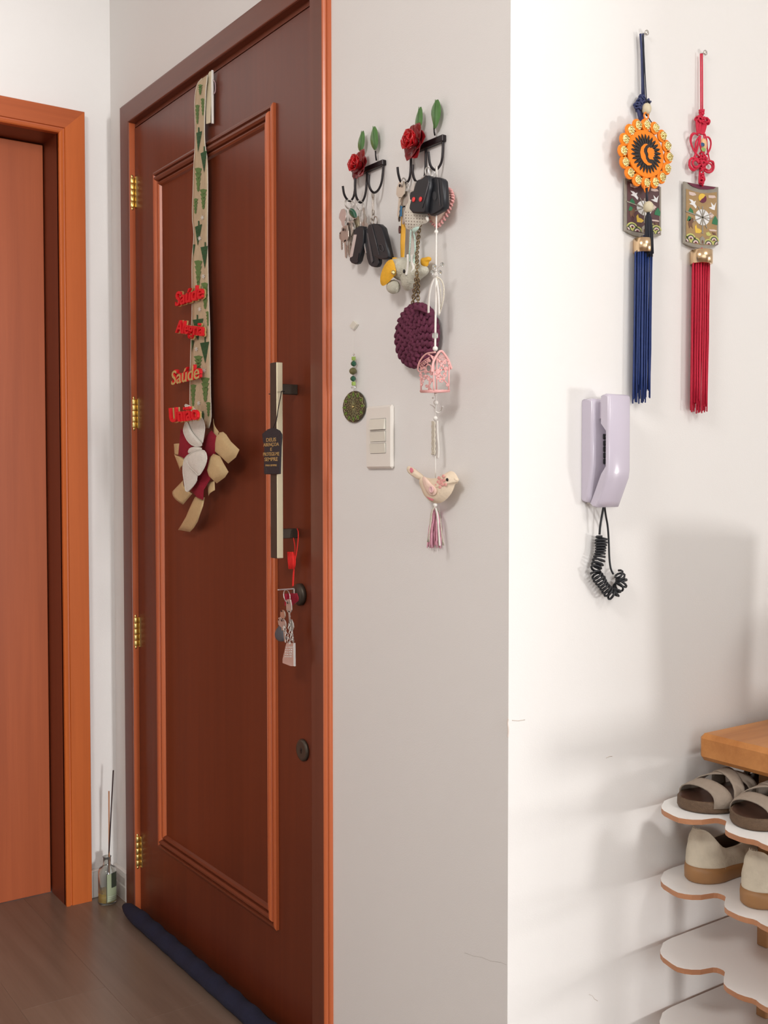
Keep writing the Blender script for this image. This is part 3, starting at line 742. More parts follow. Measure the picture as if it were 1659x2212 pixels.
# felt petals
petal([(285,15),(400,60),(500,130),(590,260),(635,380),(620,520),(590,690),(540,660),(460,560),(390,430),(365,330),(345,130)], .050, .004, .001, 'felt_petal', FELTW, edge=FELTW)
petal([(320,295),(360,370),(420,500),(510,600),(590,690),(560,720),(440,715),(350,640),(290,520),(275,450),(295,370)], .055, .003, .001, 'felt_petal', FELTW, edge=FELTW)
petal([(350,860),(430,820),(500,800),(560,830),(570,1000),(500,1230),(500,1290),(420,1400),(320,1490),(295,1330),(262,1100),(290,930)], .050, .003, .001, 'felt_petal', FELTW, edge=FELTW)
petal([(345,800),(380,740),(480,720),(580,740),(585,770),(480,820),(360,840)], .054, .003, .001, 'felt_petal', FELTW)
petal([(570,775),(640,800),(668,900),(650,1000),(600,1110),(530,1210),(490,1165),(400,1080),(345,1010),(335,940),(370,860),(460,800)], .060, .004, .001, 'felt_petal', FELTW, edge=FELTW)

# --- white adhesive hook near the top of the door
def hk(x, y, yy): return YP(x/13.82+400, y/13.82+130, yy)
T = thing('door_hook', 'white plastic hook folded over the top edge of the front door beside the ribbon', 'hook', hk(760, 1900, 1.085))
hx = hk(800, 1000, 1.079).x
za, zb_ = XP(459, 151, hx).z, XP(454.5, 265.5, hx).z
MB().bbox((hx-.004, 1.0788, zb_), (hx, 1.0838, za), .0008).build('hook_plate', WPL, T)
MB().prism([hk(730,330,1.0785), hk(785,330,1.0785), hk(735,1870,1.0785), hk(625,1905,1.0785), hk(625,1400,1.0785), hk(640,800,1.0785), hk(690,400,1.0785)], (0, -.0025, 0), .0004).build('card_strip', CREAMB, T)
MB().tube(smooth_path([XP(461, 172, hx+.004), XP(465, 178, hx+.009), XP(465.5, 190, hx+.009), XP(464.5, 200, hx+.008), XP(461.5, 203, hx+.004)]), .0011, 6).build('clear_hook', mat('clear_lilac_plastic', (.60, .42, .45), .15, trans=.4), T)

# ================================================================== FLOOR THINGS IN THE CORNER
# --- reed diffuser
bc = Vector((-2.797, 1.034, 0)); 
T = thing('reed_diffuser', 'clear glass reed diffuser bottle with two dark reeds on the floor in the corner', 'diffuser', bc)
rB = .0245; zB = .100
MB().lathe([(rB-.002, .0005), (rB, .003), (rB, zB-.010), (rB-.003, zB-.003), (.0125, zB+.003), (.0105, zB+.008), (.0105, zB+.026), (.0120, zB+.028), (.0085, zB+.028), (.0080, zB+.006), (rB-.006, zB-.006), (rB-.003, zB-.014), (rB-.0028, .007), (.002, .006)], bc, UP, 28).build('bottle', GLASS, T)
MB().lathe([(.002, .0058), (rB-.0026, .0068), (rB-.0024, .031), (.002, .031)], bc, UP, 24).build('scented_oil', OIL, T)
def arcsheet(a0, a1, z0, z1, r, m, name, par, n=10):
    rows = [[bc+Vector((math.cos(a0+(a1-a0)*i/n)*r, math.sin(a0+(a1-a0)*i/n)*r, z)) for i in range(n+1)] for z in (z0, z1)]
    return MB().grid(rows).build(name, m, par, recalc=False)
ad = math.atan2(-bc.y, -bc.x)           # towards the viewer
lab = arcsheet(ad-.02, ad+1.35, .010, .086, rB+.0004, mat('pale_green_label', (.33, .38, .24), .5, var=.05), 'label', T)
arcsheet(ad+.45, ad+1.30, .048, .088, rB+.0008, mat('dark_green_label', (.035, .045, .028), .5, var=.2), 'label_band', lab)
for z in (.014, .019, .024): arcsheet(ad+.08, ad+1.2, z, z+.0022, rB+.0008, mat('label_grey_text', (.50, .55, .42), .6), 'label_line', lab)
arcsheet(ad-.10, ad-.0, .006, .088, rB+.0003, mat('label_edge_dark', (.05, .05, .03), .5), 'label_edge', lab, 3)
def reed(p, q, m): return MB().tube([p, q], .0019, 7).build('reed', m, T)
yb_ = bc.y+.004
tp1 = YP(244.8, 1664, yb_+.006); reed(bc+Vector((-.006, 0, .010)), tp1, mat('dark_reed', (.035, .015, .015), .5))
tp2 = YP(235.3, 1709, yb_); r2 = reed(bc+Vector((.004, .004, .010)), tp2, mat('red_brown_reed', (.50, .22, .10), .5, var=.3, scale=20)); r2['label'] = 'reddish shorter reed'
# --- draught stopper
pa, pb = Vector((-2.700, 1.036, .0)), Vector((-1.68, 1.036, .0))
rows = []; n = 44
for i in range(n+1):
    t = i/n; x = pa.x+(pb.x-pa.x)*t; e = min(1, min(t*n*.9/3+.18, (1-t)*n*.9/3+.18)); e = math.sqrt(min(1, e)); rw = .0215+.0012*math.sin(i*1.7)
    row_ = []
    for k in range(18):
        a = 2*PI*k/18; yy = math.cos(a)*rw*e; zz = math.sin(a)*rw*.92*e
        row_.append(Vector((x, 1.047+yy, max(.0012, rw*.90+zz))))
    rows.append(row_)
mb = MB().grid(rows, closed_u=True); mb.f.append(list(range(18))[::-1]); mb.m.append(0); mb.s.append(True); mb.f.append([n*18+k for k in range(18)]); mb.m.append(0); mb.s.append(True)
tag(mb.build('draught_stopper', NAVY), 'long navy cloth draught stopper lying along the foot of the front door', 'draught stopper')
# ================================================================== ON THE KEY WALL
def AP(pts, off, s=1, ox=0, oy=0): return [A(x/s+ox, y/s+oy, off) for x, y in pts]
C4 = (5.143, 710, 190); C5 = (5.53, 710, 540); C6 = (5.53, 710, 820); C7 = (10.37, 840, 330); K6 = (11.85, 720, 420); C8 = (15.8, 890, 740)
def key_rack(label, hooks, bar, stemR, leafR, leafL, rose_c, rr, seed):
    xs = [A(h[0][0], h[0][1], .006).x for h in hooks]
    T = thing('key_rack', label, 'key rack', A(rose_c[0], rose_c[1], 0), 'rose key racks')
    zt_, zb_ = A(bar[1][0], bar[1][1], .006).z, A(bar[1][0], bar[1][2], .006).z
    MB().bbox((min(xs)-.006, AW-.0085, zb_), (max(xs)+.004, AW-.0003, zt_), .0008).build('bar', BLK, T)
    for h, x in zip(hooks, xs):
        P = [XP(px, py, x) for px, py in h]
        P = [Vector((x, min(q.y, AW-.0042), q.z)) for q in P]
        P[0].y = AW-.0042; P[0].z = (zt_+zb_)/2
        for q in P[1:2]: q.y = AW-.0042
        MB().tube(smooth_path(P, 2), .0021, 8).build('hook', BLK, T)
    # stems and leaves
    def leaf(pts, o1):
        P = [A(x, y, o1) for x, y in pts]; P = smooth_loop(P, 1)
        c = sum(P, Vector())/len(P)
        mb = MB().pillow(P, NA, .0025, -.0017, 4, smooth=0)
        l = mb.build('leaf', GREEN, T)
        top = max(P, key=lambda q: q.z); bot = min(P, key=lambda q: q.z)
        MB().tube([bot+NA*.003, (bot+top)/2+NA*.0042, top+NA*.002], .0006, 5).build('leaf_vein', GREEN, l)
        return bot
    b1 = leaf(leafR, .010); b2 = leaf(leafL, .012)
    MB().tube([A(stemR[0], stemR[1], .010), A((stemR[0]+stemR[2])/2-.5, (stemR[1]+stemR[3])/2, .009), A(stemR[2], stemR[3], .007)], .0014, 7).build('stem', BLK, T)
    MB().tube([b2, Vector((b2.x+.004, b2.y, zt_-.004))], .0014, 7).build('stem', BLK, T)
    # rose of sheet-metal petals, opening away from the wall
    c0 = A(rose_c[0], rose_c[1], .012); rnd = random.Random(seed)
    ro = MB().ball(c0+NA*.010, (.008, .010, .008)).build('rose', REDD, T)
    ax = (NA*1.0+UP*.10+XX*-.05).normalized(); e1 = XX-ax*ax.dot(XX); e1.normalize(); e2 = ax.cross(e1)
    for ringi, (cnt, r0, ln, wd, tilt, lift, m) in enumerate(((6, .004, rr*1.0, rr*.50, 12, .000, REDD), (5, .004, rr*.72, rr*.46, 40, .006, RED), (4, .003, rr*.52, rr*.40, 66, .010, RED), (3, .002, rr*.34, rr*.30, 82, .014, RED))):
        for i in range(cnt):
            a = 2*PI*i/cnt+ringi*.55+rnd.uniform(-.12, .12); d = e1*math.cos(a)+e2*math.sin(a); sd = ax.cross(d)
            tl = math.radians(tilt+rnd.uniform(-6, 6)); rows = []
            for u_ in range(7):
                u = u_/6; row = []
                for v_ in range(7):
                    v = v_/6*2-1
                    half = wd*(math.sin(PI*min(1, .18+u*.82))**.55)*(1 if u < .95 else .75)
                    tcur = tl*(1-.0*u)
                    s_ = r0+ln*u
                    p = c0+ax*lift+d*(math.cos(tcur)*s_)+ax*(math.sin(tcur)*s_)+sd*(half*v)+(ax*math.cos(tcur)-d*math.sin(tcur))*(.32*half*v*v+.10*ln*u*u*(1 if ringi else .4))
                    row.append(p)
                rows.append(row)
            MB().sheet(rows, .0007).build('petal', m, ro)
    return T
h1 = [[(766.4,351),(766.4,376),(766.4,419),(759.6,434),(751.8,434),(743,421),(740.5,402)],
      [(791,350),(790.7,384),(790,419),(784,435),(777,439),(768.5,425),(766.5,404),(767,385)],
      [(826,352),(825.7,365),(824.7,396),(816,413.6),(805.3,417.5),(796,401),(797,378)]]
h2 = [[(885.8,320),(886,335),(887,380),(880,396),(866,396),(860,376),(858.8,361)],
      [(918,310),(918,340),(918.5,382),(911,396),(898,394),(891,376),(892,356)],
      [(955,298),(954.6,320),(954.8,351),(944,367),(936,367),(928,355),(925.4,328)]]
R1 = key_rack('black key rack with a dark red metal rose, lower and nearer the front door', h1, (0, (826, 345.5, 357)), (811,326,813,347),
    cr([(510,412),(478,470),(458,560),(470,640),(515,705),(548,640),(550,560),(542,470)], *C4), cr([(385,458),(340,540),(318,640),(340,710),(375,700),(400,620),(402,520)], *C4), (783, 358), .026, 3)
R2 = key_rack('black key rack with a bright red metal rose, upper and nearer the wall corner', h2, (0, (955, 291.5, 306)), (937.5,276,939.4,293),
    cr([(1210,110),(1155,190),(1133,270),(1150,370),(1175,460),(1200,440),(1230,360),(1250,270),(1243,180)], *C4), cr([(1025,190),(980,280),(957,380),(965,450),(990,480),(1020,440),(1045,370),(1045,260)], *C4), (903, 309), .030, 9)

# --- keys and remotes on the lower rack
Y1 = AW-.020
def kp(x, y, off=.020): return A(x/11.85+720, y/11.85+420, off)
hA = A(752, 433, .018)
T = thing('key_bunch', 'bunch of nickel keys with an oval green tag on the lower rack\'s left hook', 'keys', kp(400, 1600))
m_ = MB(); ring(m_, A(752, 441, .020), (1, .25, .1), .0085, .0010); ring(m_, kp(300, 560, .022), (.35, 1, .1), .0115, .0010); ring(m_, kp(430, 560, .020), (.8, .7, .1), .010, .0010)
ring(m_, A(755.5, 441, .020), (1, -.25, .1), .008, .0010)
m_.build('key_ring', STEEL, T)
wp = [(200,380),(270,360),(320,400),(330,600),(290,680),(300,800),(250,850),(210,780),(200,700),(140,610),(150,500)]
MB().prism(AP(wp, .024, *K6), (0, -.003, 0), .0006).build('silver_tag', CHROME, T)
gp = [(410,360),(470,345),(540,390),(600,500),(605,580),(560,612),(490,600),(420,520),(392,430)]
go = MB().pillow(AP(gp, .030, *K6), NA, .002, .002, power=4).build('green_tag', GRNSTONE, T)
MB().tube([q+NA*.000 for q in smooth_loop(AP(gp, .029, *K6), 1)], .0012, 6, closed=True).build('tag_rim', CHROME, go)
keypart(T, kp(285, 905, .030), .10, .052, AW-.030, 'square', mat('grey_nickel', (.50, .45, .40), .35, .85))
keypart(T, kp(200, 1000, .024), .06, .030, AW-.024, 'hex', mat('brown_nickel', (.42, .35, .30), .4, .8))
keypart(T, kp(400, 760, .026), .03, .056, AW-.026, 'round', mat('grey_nickel', (.5, .45, .4)))
keypart(T, kp(440, 780, .022), -.02, .058, AW-.022, 'hex', STEEL)
keypart(T, kp(580, 640, .018), -.02, .040, AW-.018, 'square', mat('olive_brass', (.52, .46, .32), .4, .8))
MB().prism(AP([(440,850),(530,840),(480,1100),(420,1400),(400,1600),(330,1420),(420,1100)], .021, *K6), (0, -.002, 0)).build('long_blade', mat('grey_nickel', (.5, .45, .4)), T)

T = thing('car_key', 'black car remote with a silver side strip on the lower rack\'s middle hook', 'car key', kp(560, 1780))
bd = [(540,880),(600,835),(680,805),(760,815),(775,1000),(760,1250),(700,1500),(650,1700),(610,1765),(540,1785),(450,1750),(412,1700),(415,1640),(490,1600),(530,1400),(600,1010),(520,1010)]
MB().prism(AP(bd, .030, *K6), (0, -.009, 0), .0015, sm=True).build('remote_body', BPL, T)
MB().prism(AP([(530,1010),(605,1005),(490,1610),(410,1620)], .0295, *K6), (0, -.006, 0), .0006).build('silver_strip', mat('satin_silver', (.72, .68, .66), .35, .6), T)
MB().prism(AP([(600,1640),(640,1500),(655,1500),(615,1690),(595,1690)], .0312, *K6), (0, -.001, 0)).build('button', BPL2, T)
m_ = MB(); ring(m_, A(778, 444, .020), (1, .1, 0), .0085, .0011)
m_.tube(smooth_path([A(778, 450, .022), A(775, 462, .024), A(779, 480, .026), kp(700, 815, .025)]), .0012, 6); m_.build('key_ring', STEEL, T)
MB().prism(AP([(640,390),(690,395),(690,560),(640,560)], .024, *K6), (0, -.003, 0), .0005).build('clip', STEEL, T)
MB().prism(AP([(745,340),(780,340),(800,500),(850,600),(830,700),(880,770),(870,840),(800,880),(760,800),(700,760),(760,700),(770,600)], .021, *K6), (0, -.002, 0), .0004).build('key_blade', mat('grey_nickel', (.5, .45, .4)), T)

T = thing('car_key', 'black car remote with rounded lower end, behind the largest one on the lower rack', 'car key', kp(1050, 1860))
MB().prism(AP([(785,900),(880,850),(950,1000),(1060,1580),(1165,1640),(1165,1760),(1130,1840),(1050,1862),(960,1840),(910,1800),(860,1650),(820,1400),(770,1200),(760,1000)], .026, *K6), (0, -.008, 0), .0015, sm=True).build('remote_body', BPL, T)
MB().prism(AP([(755,860),(775,860),(770,1100),(840,1500),(820,1500),(752,1120),(745,960)], .027, *K6), (0, -.002, 0)).build('silver_trim', CHROME, T)
MB().prism(AP([(850,980),(890,1000),(1020,1700),(985,1760),(960,1700)], .0275, *K6), (0, -.002, 0), .0004).build('button_strip', mat('grey_rubber', (.08, .075, .08), .4), T)
m_ = MB(); m_.tube([A(803, 470, .021), A(801, 482, .023), kp(880, 860, .024)], .001, 6); m_.build('loop', STEEL, T)

T = thing('car_key', 'largest black car remote, hanging by a chain from the lower rack\'s right hook', 'car key', kp(1200, 1670))
MB().prism(AP([(885,770),(1000,742),(1150,752),(1235,830),(1330,1190),(1420,1590),(1385,1640),(1270,1668),(1150,1645),(1010,1560),(960,1300),(850,900)], .036, *K6), (0, -.012, 0), .002, sm=True).build('remote_body', BPL, T)
MB().tube([kp(985, 790, .0366), kp(1050, 1050, .0368), kp(1170, 1540, .0366)], .0007, 5).build('seam', mat('grey_rubber', (.08, .075, .08), .4), T)
m_ = MB(); m_.tube(smooth_path(AP([(1180,1290),(1240,1275),(1290,1400),(1260,1480),(1200,1420)], .0368, *K6)), .0005, 5, closed=True); m_.build('embossed_mark', mat('grey_rubber', (.08, .075, .08), .4), T)
m_ = MB(); hC = A(805.5, 417, .018)
m_.tube(smooth_path([Vector((hC.x, hC.y, hC.z+.003)), A(806.5, 414, .018), A(808, 424, .020), A(806, 432, .020), A(803.5, 424, .018), A(804, 414, .016)]), .0012, 6)
def link(mb, p, q, wd, side, r=.0009):
    p, q = Vector(p), Vector(q); d = (q-p); side = Vector(side).normalized()*wd; n = 5
    pts = [p+side*math.cos(PI*i/n)-d*0*0-d.normalized()*math.sin(PI*i/n)*wd for i in range(n+1)]+[q-side*math.cos(PI*i/n)+d.normalized()*math.sin(PI*i/n)*wd for i in range(n+1)]
    return mb.tube(pts, r, 6, closed=True)
link(m_, A(806, 430, .020), A(805.5, 460, .022), .0040, (1, -.3, 0)); link(m_, A(806, 456, .022), A(806, 474, .024), .0020, (.3, 1, 0)); ring(m_, kp(1080, 680, .028), (.2, 1, .1), .0075, .0010); ring(m_, kp(990, 700, .030), (1, .6, .1), .006, .0010)
m_.build('chain', mat('grey_nickel', (.5, .45, .4)), T)

# --- upper rack, left hook: two keys and the yellow ribbon of the toy
def cp7(x, y, off): return A(x/10.37+840, y/10.37+330, off)
T = thing('key_pair', 'pair of worn nickel keys on the upper rack\'s left hook', 'keys', cp7(230, 1540, .02))
m_ = MB(); ring(m_, cp7(350, 690, .020), (1, .5, .1), .0090, .0011); ring(m_, cp7(410, 830, .018), (.45, 1, .1), .0115, .0010); m_.build('key_ring', STEEL, T)
keypart(T, cp7(270, 740, .026), -.16, .052, AW-.026, 'hex', mat('pale_nickel', (.66, .60, .50)))
keypart(T, cp7(365, 950, .022), -.14, .048, AW-.022, 'square', mat('grey_nickel', (.5, .45, .4)))
MB().prism(AP([(240,1180),(290,1200),(280,1420),(240,1430),(225,1350)], .024, *C7), (0, -.0015, 0)).build('blue_key_tag', mat('blue_enamel', (.05, .20, .40), .4), T)
MB().prism(AP([(215,1420),(250,1430),(240,1530),(215,1545),(205,1480)], .0235, *C7), (0, -.0015, 0)).build('key_tip', BRONZE, T)
MB().tube(smooth_path([cp7(250, 1640, .016), cp7(235, 1720, .016), cp7(245, 1800, .016)]), .002, 6).build('leather_bit', mat('brown_leather', (.10, .035, .03), .6), T)

# --- plush elephant on a yellow satin ribbon
def e5(x, y, off): return A(x/5.53+710, y/5.53+540, off)
T = thing('plush_elephant', 'grey plush elephant with mustard felt ears hanging on a yellow satin ribbon', 'plush toy', e5(770, 530, .02))
MB().sheet([[cp7(x0+(x1-x0)*t, y, .016+.002*math.sin(y*.01)) for t in (0, .25, .5, .75, 1)] for y, x0, x1 in ((1230,290,345),(1300,285,345),(1420,278,345),(1560,275,355),(1700,272,375),(1850,265,370),(2000,260,362),(2150,262,355),(2300,265,345),(2420,268,330),(2540,290,320))], .0006).build('yellow_ribbon', YELR, T)
m_ = MB()
m_.pillow([e5(x, y, .022) for x, y in [(760,110),(830,90),(900,85),(960,95),(1000,150),(1010,260),(960,340),(880,370),(800,350),(760,300),(740,200)]], NA, .017, .015)
m_.pillow([e5(x, y, .022) for x, y in [(940,130),(1050,120),(1110,190),(1190,200),(1185,260),(1130,310),(1060,360),(1010,440),(960,490),(900,480),(880,400),(860,330),(900,200)]], NA, .013, .013)
m_.pillow([e5(x, y, .030) for x, y in [(740,360),(800,350),(835,400),(835,470),(810,520),(750,528),(712,490),(705,430)]], NA, .010, .010)
m_.pillow([e5(x, y, .014) for x, y in [(1080,200),(1120,200),(1185,210),(1180,250),(1130,310),(1090,330),(1060,280)]], NA, .006, .006)
m_.build('plush_body', GRYF, T)
er = [(760,105),(700,130),(655,200),(625,290),(612,360),(625,420),(660,432),(720,385),(775,320),(808,290),(800,220),(785,160)]
MB().pillow([e5(x, y, .040) for x, y in er], (-.45, -1, 0), .004, .003).build('ear', YELF, T)
MB().pillow([e5(x, y, .028) for x, y in [(755,95),(790,85),(825,95),(820,115),(780,125)]], NA, .003, .003).build('ear', YELF, T)
MB().pillow([e5(x, y, .014) for x, y in [(1110,95),(1150,90),(1190,78),(1225,90),(1228,120),(1195,135),(1180,200),(1140,208),(1110,190),(1098,140)]], NA, .005, .004).build('yellow_foot', YELF, T)
MB().ball(e5(772, 268, .045), .0040).build('button', GOLD, T)
MB().ball(e5(900, 255, .0375), (.002, .002, .0035)).build('eye', BLK, T)

# --- dotted felt animal fob with mint beaded strings
T = thing('dotted_fob', 'cream dotted fabric fob with two mint beaded strings hanging from the upper rack', 'key fob', cp7(700, 1700, .024))
dp = [(470,870),(560,800),(700,780),(860,1000),(905,1120),(900,1260),(860,1390),(888,1440),(888,1520),(850,1575),(740,1600),(690,1660),(620,1715),(520,1725),(420,1715),(375,1680),(350,1560),(335,1450),(345,1330),(380,1190),(440,1100)]
o = MB().pillow(AP(dp, .026, *C7), NA, .006, .006, power=3).build('fabric_body', CREAM if False else mat('ivory_fabric', (.72, .67, .58), .9, var=.05, bump=.3), T)
dm = MB()
ctr = AP([(620, 1330)], .026, *C7)[0]
for i in range(8):
    for j in range(6):
        x, y = 380+i*62+(j % 2)*6, 1330+j*66+i*4
        if (i+j) >= 11 or (i == 0 and j > 4) or (i >= 7 and j >= 3) or (i >= 5 and j >= 5): continue
        dm.lathe([(.0010, 0), (.0010, .0005)], cp7(x, y, .0315), NA, 8)
dm.build('printed_dots', mat('grey_brown_print', (.33, .26, .22), .8), o)
MB().pillow(AP([(845,1395),(880,1420),(890,1480),(880,1540),(850,1550),(835,1480)], .033, *C7), NA, .003, .002).build('snout', FELTW, T)
for x0, pts in ((0, [(500,1720),(490,1850),(480,2000),(475,2150),(462,2300),(468,2420),(480,2560),(520,2660)]), (1, [(580,1700),(560,1800),(590,1900),(590,2050),(600,2200),(580,2350),(560,2500),(580,2620),(620,2720)])):
    P = smooth_path([cp7(x, y, .028 if x0 else .025) for x, y in pts], 2); mb = MB(); acc = 0; last = P[0]
    for i in range(len(P)-1):
        d = (P[i+1]-P[i]).length; k = max(1, int(d/.0022))
        for j in range(k):
            q = P[i]+(P[i+1]-P[i])*(j/k); mb.ball(q+XX*(.0007 if (j % 2) else -.0007), .0017, nu=6, nv=4)
    mb.build('beaded_string', MINT, T)
MB().tube(smooth_path([e5(945, 60, .030), e5(950, 180, .034), e5(925, 300, .036)]), .0022, 7).build('white_cord', WSTR, T)
MB().tube(smooth_path([e5(1000, 60, .030), e5(990, 150, .032), e5(1020, 210, .032), e5(990, 265, .033)]), .0022, 7).build('white_cord', WSTR, T)
MB().pillow(AP([(525,1700),(600,1660),(660,1650),(690,1670),(640,1740),(560,1800),(520,1760)], .033, *C7), NA, .003, .002).build('mint_ribbon', MINT, T)

# --- car remotes on the upper rack
T = thing('car_key', 'black remote with two small red buttons, leaning left on the upper rack', 'car key', cp7(640, 1350, .03))
MB().prism(AP([(620,610),(740,570),(800,500),(860,505),(885,570),(905,720),(880,850),(835,1080),(815,1300),(790,1345),(640,1355),(515,1345),(445,1260),(455,1190),(500,1000),(560,780)], .046, *C7), (0, -.014, 0), .002, sm=True).build('remote_body', BPL, T)
for x in (560, 715): MB().lathe([(.0042, 0), (.0040, .0012), (.0025, .0018)], cp7(x, 1050 if x < 600 else 1043, .0461), NA, 14).build('red_button', mat('red_led_button', (.80, .05, .05), .35), T)
MB().tube([cp7(895, 660, .0466), cp7(820, 960, .0466), cp7(745, 1240, .0466)], .0008, 5).build('seam', mat('grey_rubber', (.08, .075, .08)), T)
m_ = MB(); ring(m_, cp7(880, 440, .030), (1, .3, 0), .008, .0009); m_.tube([A(905, 397, .020), A(912, 385, .030), cp7(820, 520, .038)], .0012, 6); m_.build('key_ring', STEEL, T)
MB().prism(AP([(480,880),(560,850),(560,1060),(470,1050),(462,960)], .040, *C7), (0, -.006, 0), .001).build('side_lug', BPL, T)
MB().prism(AP([(470,860),(560,640),(590,640),(560,860)], .038, *C7), (0, -.003, 0), .0006).build('silver_edge', STEEL, T)

T = thing('car_key', 'plain black remote with a slanted lower end, right of the red-buttoned one', 'car key', cp7(960, 1410, .03))
MB().prism(AP([(905,580),(1000,540),(1100,548),(1170,575),(1205,620),(1225,860),(1232,1215),(1160,1290),(980,1385),(920,1405),(895,1380),(885,1100),(850,1020),(860,800)], .038, *C7), (0, -.012, 0), .002, sm=True).build('remote_body', BPL, T)
MB().tube([cp7(1100, 600, .0386), cp7(1120, 900, .0388), cp7(1150, 1190, .0386)], .0008, 5).build('seam', mat('grey_rubber', (.08, .075, .08)), T)
MB().pillow(AP([(980,860),(1060,870),(1080,1000),(1030,1080),(970,1020)], .0386, *C7), NA, .0008, .0002).build('worn_button', mat('worn_black', (.03, .03, .035), .5), T)
m_ = MB(); ring(m_, cp7(960, 440, .024), (1, .4, 0), .0095, .0011); ring(m_, cp7(935, 320, .020), (1, .2, .6), .0040, .0012); m_.tube([cp7(960, 360, .02), cp7(960, 480, .026), cp7(960, 560, .032)], .0016, 6); m_.build('key_ring', CHROME, T)

# --- crocheted plum purse on a chain
T = thing('crochet_purse', 'round plum crocheted purse hanging on a bronze chain from the upper rack', 'purse', e5(1010, 1400, .02))
cc = e5(1045, 1022, .020); Rp = .0515
mb = MB(); rnd = random.Random(4)
mb.pillow([cc+XX*(math.cos(a)*Rp*.95)+UP*(math.sin(a)*Rp*.95) for a in [2*PI*i/30 for i in range(30)]], NA, .009, .009, power=3)
for rr_, cnt in ((.006, 4), (.0160, 9), (.0260, 14), (.0358, 19), (.0455, 24)):
    for i in range(cnt):
        a = 2*PI*i/cnt+rr_*60; d = XX*math.cos(a)+UP*math.sin(a); tdir = UP*math.cos(a)-XX*math.sin(a)
        off_ = .0095*math.sqrt(max(.15, 1-(rr_/Rp)**3)); p = cc+d*rr_+NA*off_
        for sgn in (-1, 1):
            axd = (tdir*1.0+d*sgn*.75).normalized(); a2 = NA.cross(axd).normalized()
            mb.ball(p+d*(sgn*.0026)+tdir*rnd.uniform(-.0008, .0008), (.0078+rnd.uniform(-.0006, .0008), .0040, .0042), nu=10, nv=6, ax=(axd, a2, NA))
for i in range(30):
    a = 2*PI*i/30; d = XX*math.cos(a)+UP*math.sin(a); tdir = UP*math.cos(a)-XX*math.sin(a)
    mb.ball(cc+d*(Rp*.985), (.0075, .0045, .006), nu=8, nv=6, ax=(tdir, d, NA))
    mb.ball(cc+d*(Rp*.96)-NA*.006, (.0075, .0045, .005), nu=8, nv=6, ax=(tdir, d, NA))
mb.build('crochet_body', PLUM, T)
MB().pillow([e5(x, y, .036) for x, y in [(1010,690),(1050,650),(1110,680),(1180,740),(1190,760),(1130,740),(1060,720),(1010,720)]], NA, .004, .004).build('flap_knot', PLUM, T)
def chain(path, step, rad, thick, m, name, par):
    P = smooth_path(path, 2); mb = MB(); D = []; acc = 0
    for i in range(len(P)-1):
        seg = P[i+1]-P[i]; n = max(1, int(round(seg.length/.0004)))
        for j in range(n): D.append(P[i]+seg*(j/n))
    k = max(1, int(step/.0004)); flip = 0
    for i in range(0, len(D)-k, k):
        d = (D[i+k]-D[i]).normalized(); s1 = d.cross(NA).normalized(); s1 = (s1*math.cos(.6)+NA*math.sin(.6)*(1 if flip % 2 else -1)).normalized()
        c = (D[i]+D[i+k])/2
        pts = [c+d*(math.cos(a)*step*.78)+s1*(math.sin(a)*rad) for a in [2*PI*q/9 for q in range(9)]]
        mb.tube(pts, thick, 5, closed=True); flip += 1
    return mb.build(name, m, par)
CHN = mat('antique_bronze', (.30, .22, .12), .35, .9, var=.3)
chain([A(917, 396, .020), cp7(700, 1650, .016), cp7(660, 1760, .016), cp7(665, 1900, .016), e5(1050, 60, .030), e5(1060, 180, .041), e5(1055, 300, .042), e5(1035, 420, .036), e5(1015, 560, .028), e5(1000, 690, .024)], .0058, .0030, .0010, CHN, 'chain', T)
chain([e5(1062, 300, .038), e5(1072, 420, .028), e5(1065, 540, .022), e5(1070, 690, .022)], .0058, .0030, .0010, CHN, 'chain', T)

# --- long pink hanging mobile
T = thing('bird_mobile', 'long white string mobile with ruffled heart, pink wire birdcage and fabric bird', 'wall ornament', A(940, 1185, .02))
xo = .042
def st(x, y, o=xo): return A(x, y, o)
hrt = [(1130,1200),(1200,1130),(1290,1120),(1345,1125),(1375,1180),(1380,1240),(1350,1320),(1320,1400),(1265,1480),(1215,1545),(1160,1510),(1120,1440),(1100,1330)]
ho = MB().pillow(AP(hrt, .013, *C4), NA, .011, .006).build('fabric_heart', PINKC, T)
P = smooth_loop(AP(hrt, .014, *C4), 2); fr = []
for i in range(len(P)):
    a, b = P[i], P[(i+1) % len(P)]; c_ = sum(P, Vector())/len(P)
    for j in range(3):
        q = a+(b-a)*(j/3); d = (q-c_).normalized(); ph = (i*3+j)
        fr.append(q+d*(.0022*math.sin(ph*1.1))+NA*(.0025*math.cos(ph*1.1)))
MB().tube(fr, .0017, 6, closed=True).build('ruffle', mat('pale_rose_frill', (.78, .38, .36), .85, var=.3, scale=120), ho)
MB().sheet([[A(x, y, .024) for x in (xa, xb_)] for y, xa, xb_ in ((360,940.6,944.5),(372,941,944.8),(384,941.5,945.2))], .001).build('ribbon_loop', WSTR, T)
MB().tube(smooth_path([st(943, 384, .024), st(942.8, 470, .028), st(942, 600)]), .0013, 6).build('string', WSTR, T)
def bead(x, y, r, m=WBEAD, o=xo): MB().ball(st(x, y, o), r).build('bead', m, T)
bead(942.4, 501, .0034, o=.031); bead(942, 594, .0036)
for (x, y, m) in ((955, 571.5, GLASS), (938.5, 575.5, GLASS), (934.5, 588, GLASS), (950.5, 588.5, GLASS)):
    MB().lathe([(.001, -.0035), (.0032, -.0018), (.0035, 0), (.0032, .0018), (.001, .0035)], st(x, y, 0.0440), UP, 7, sm=False).build('glass_bead', m, T)
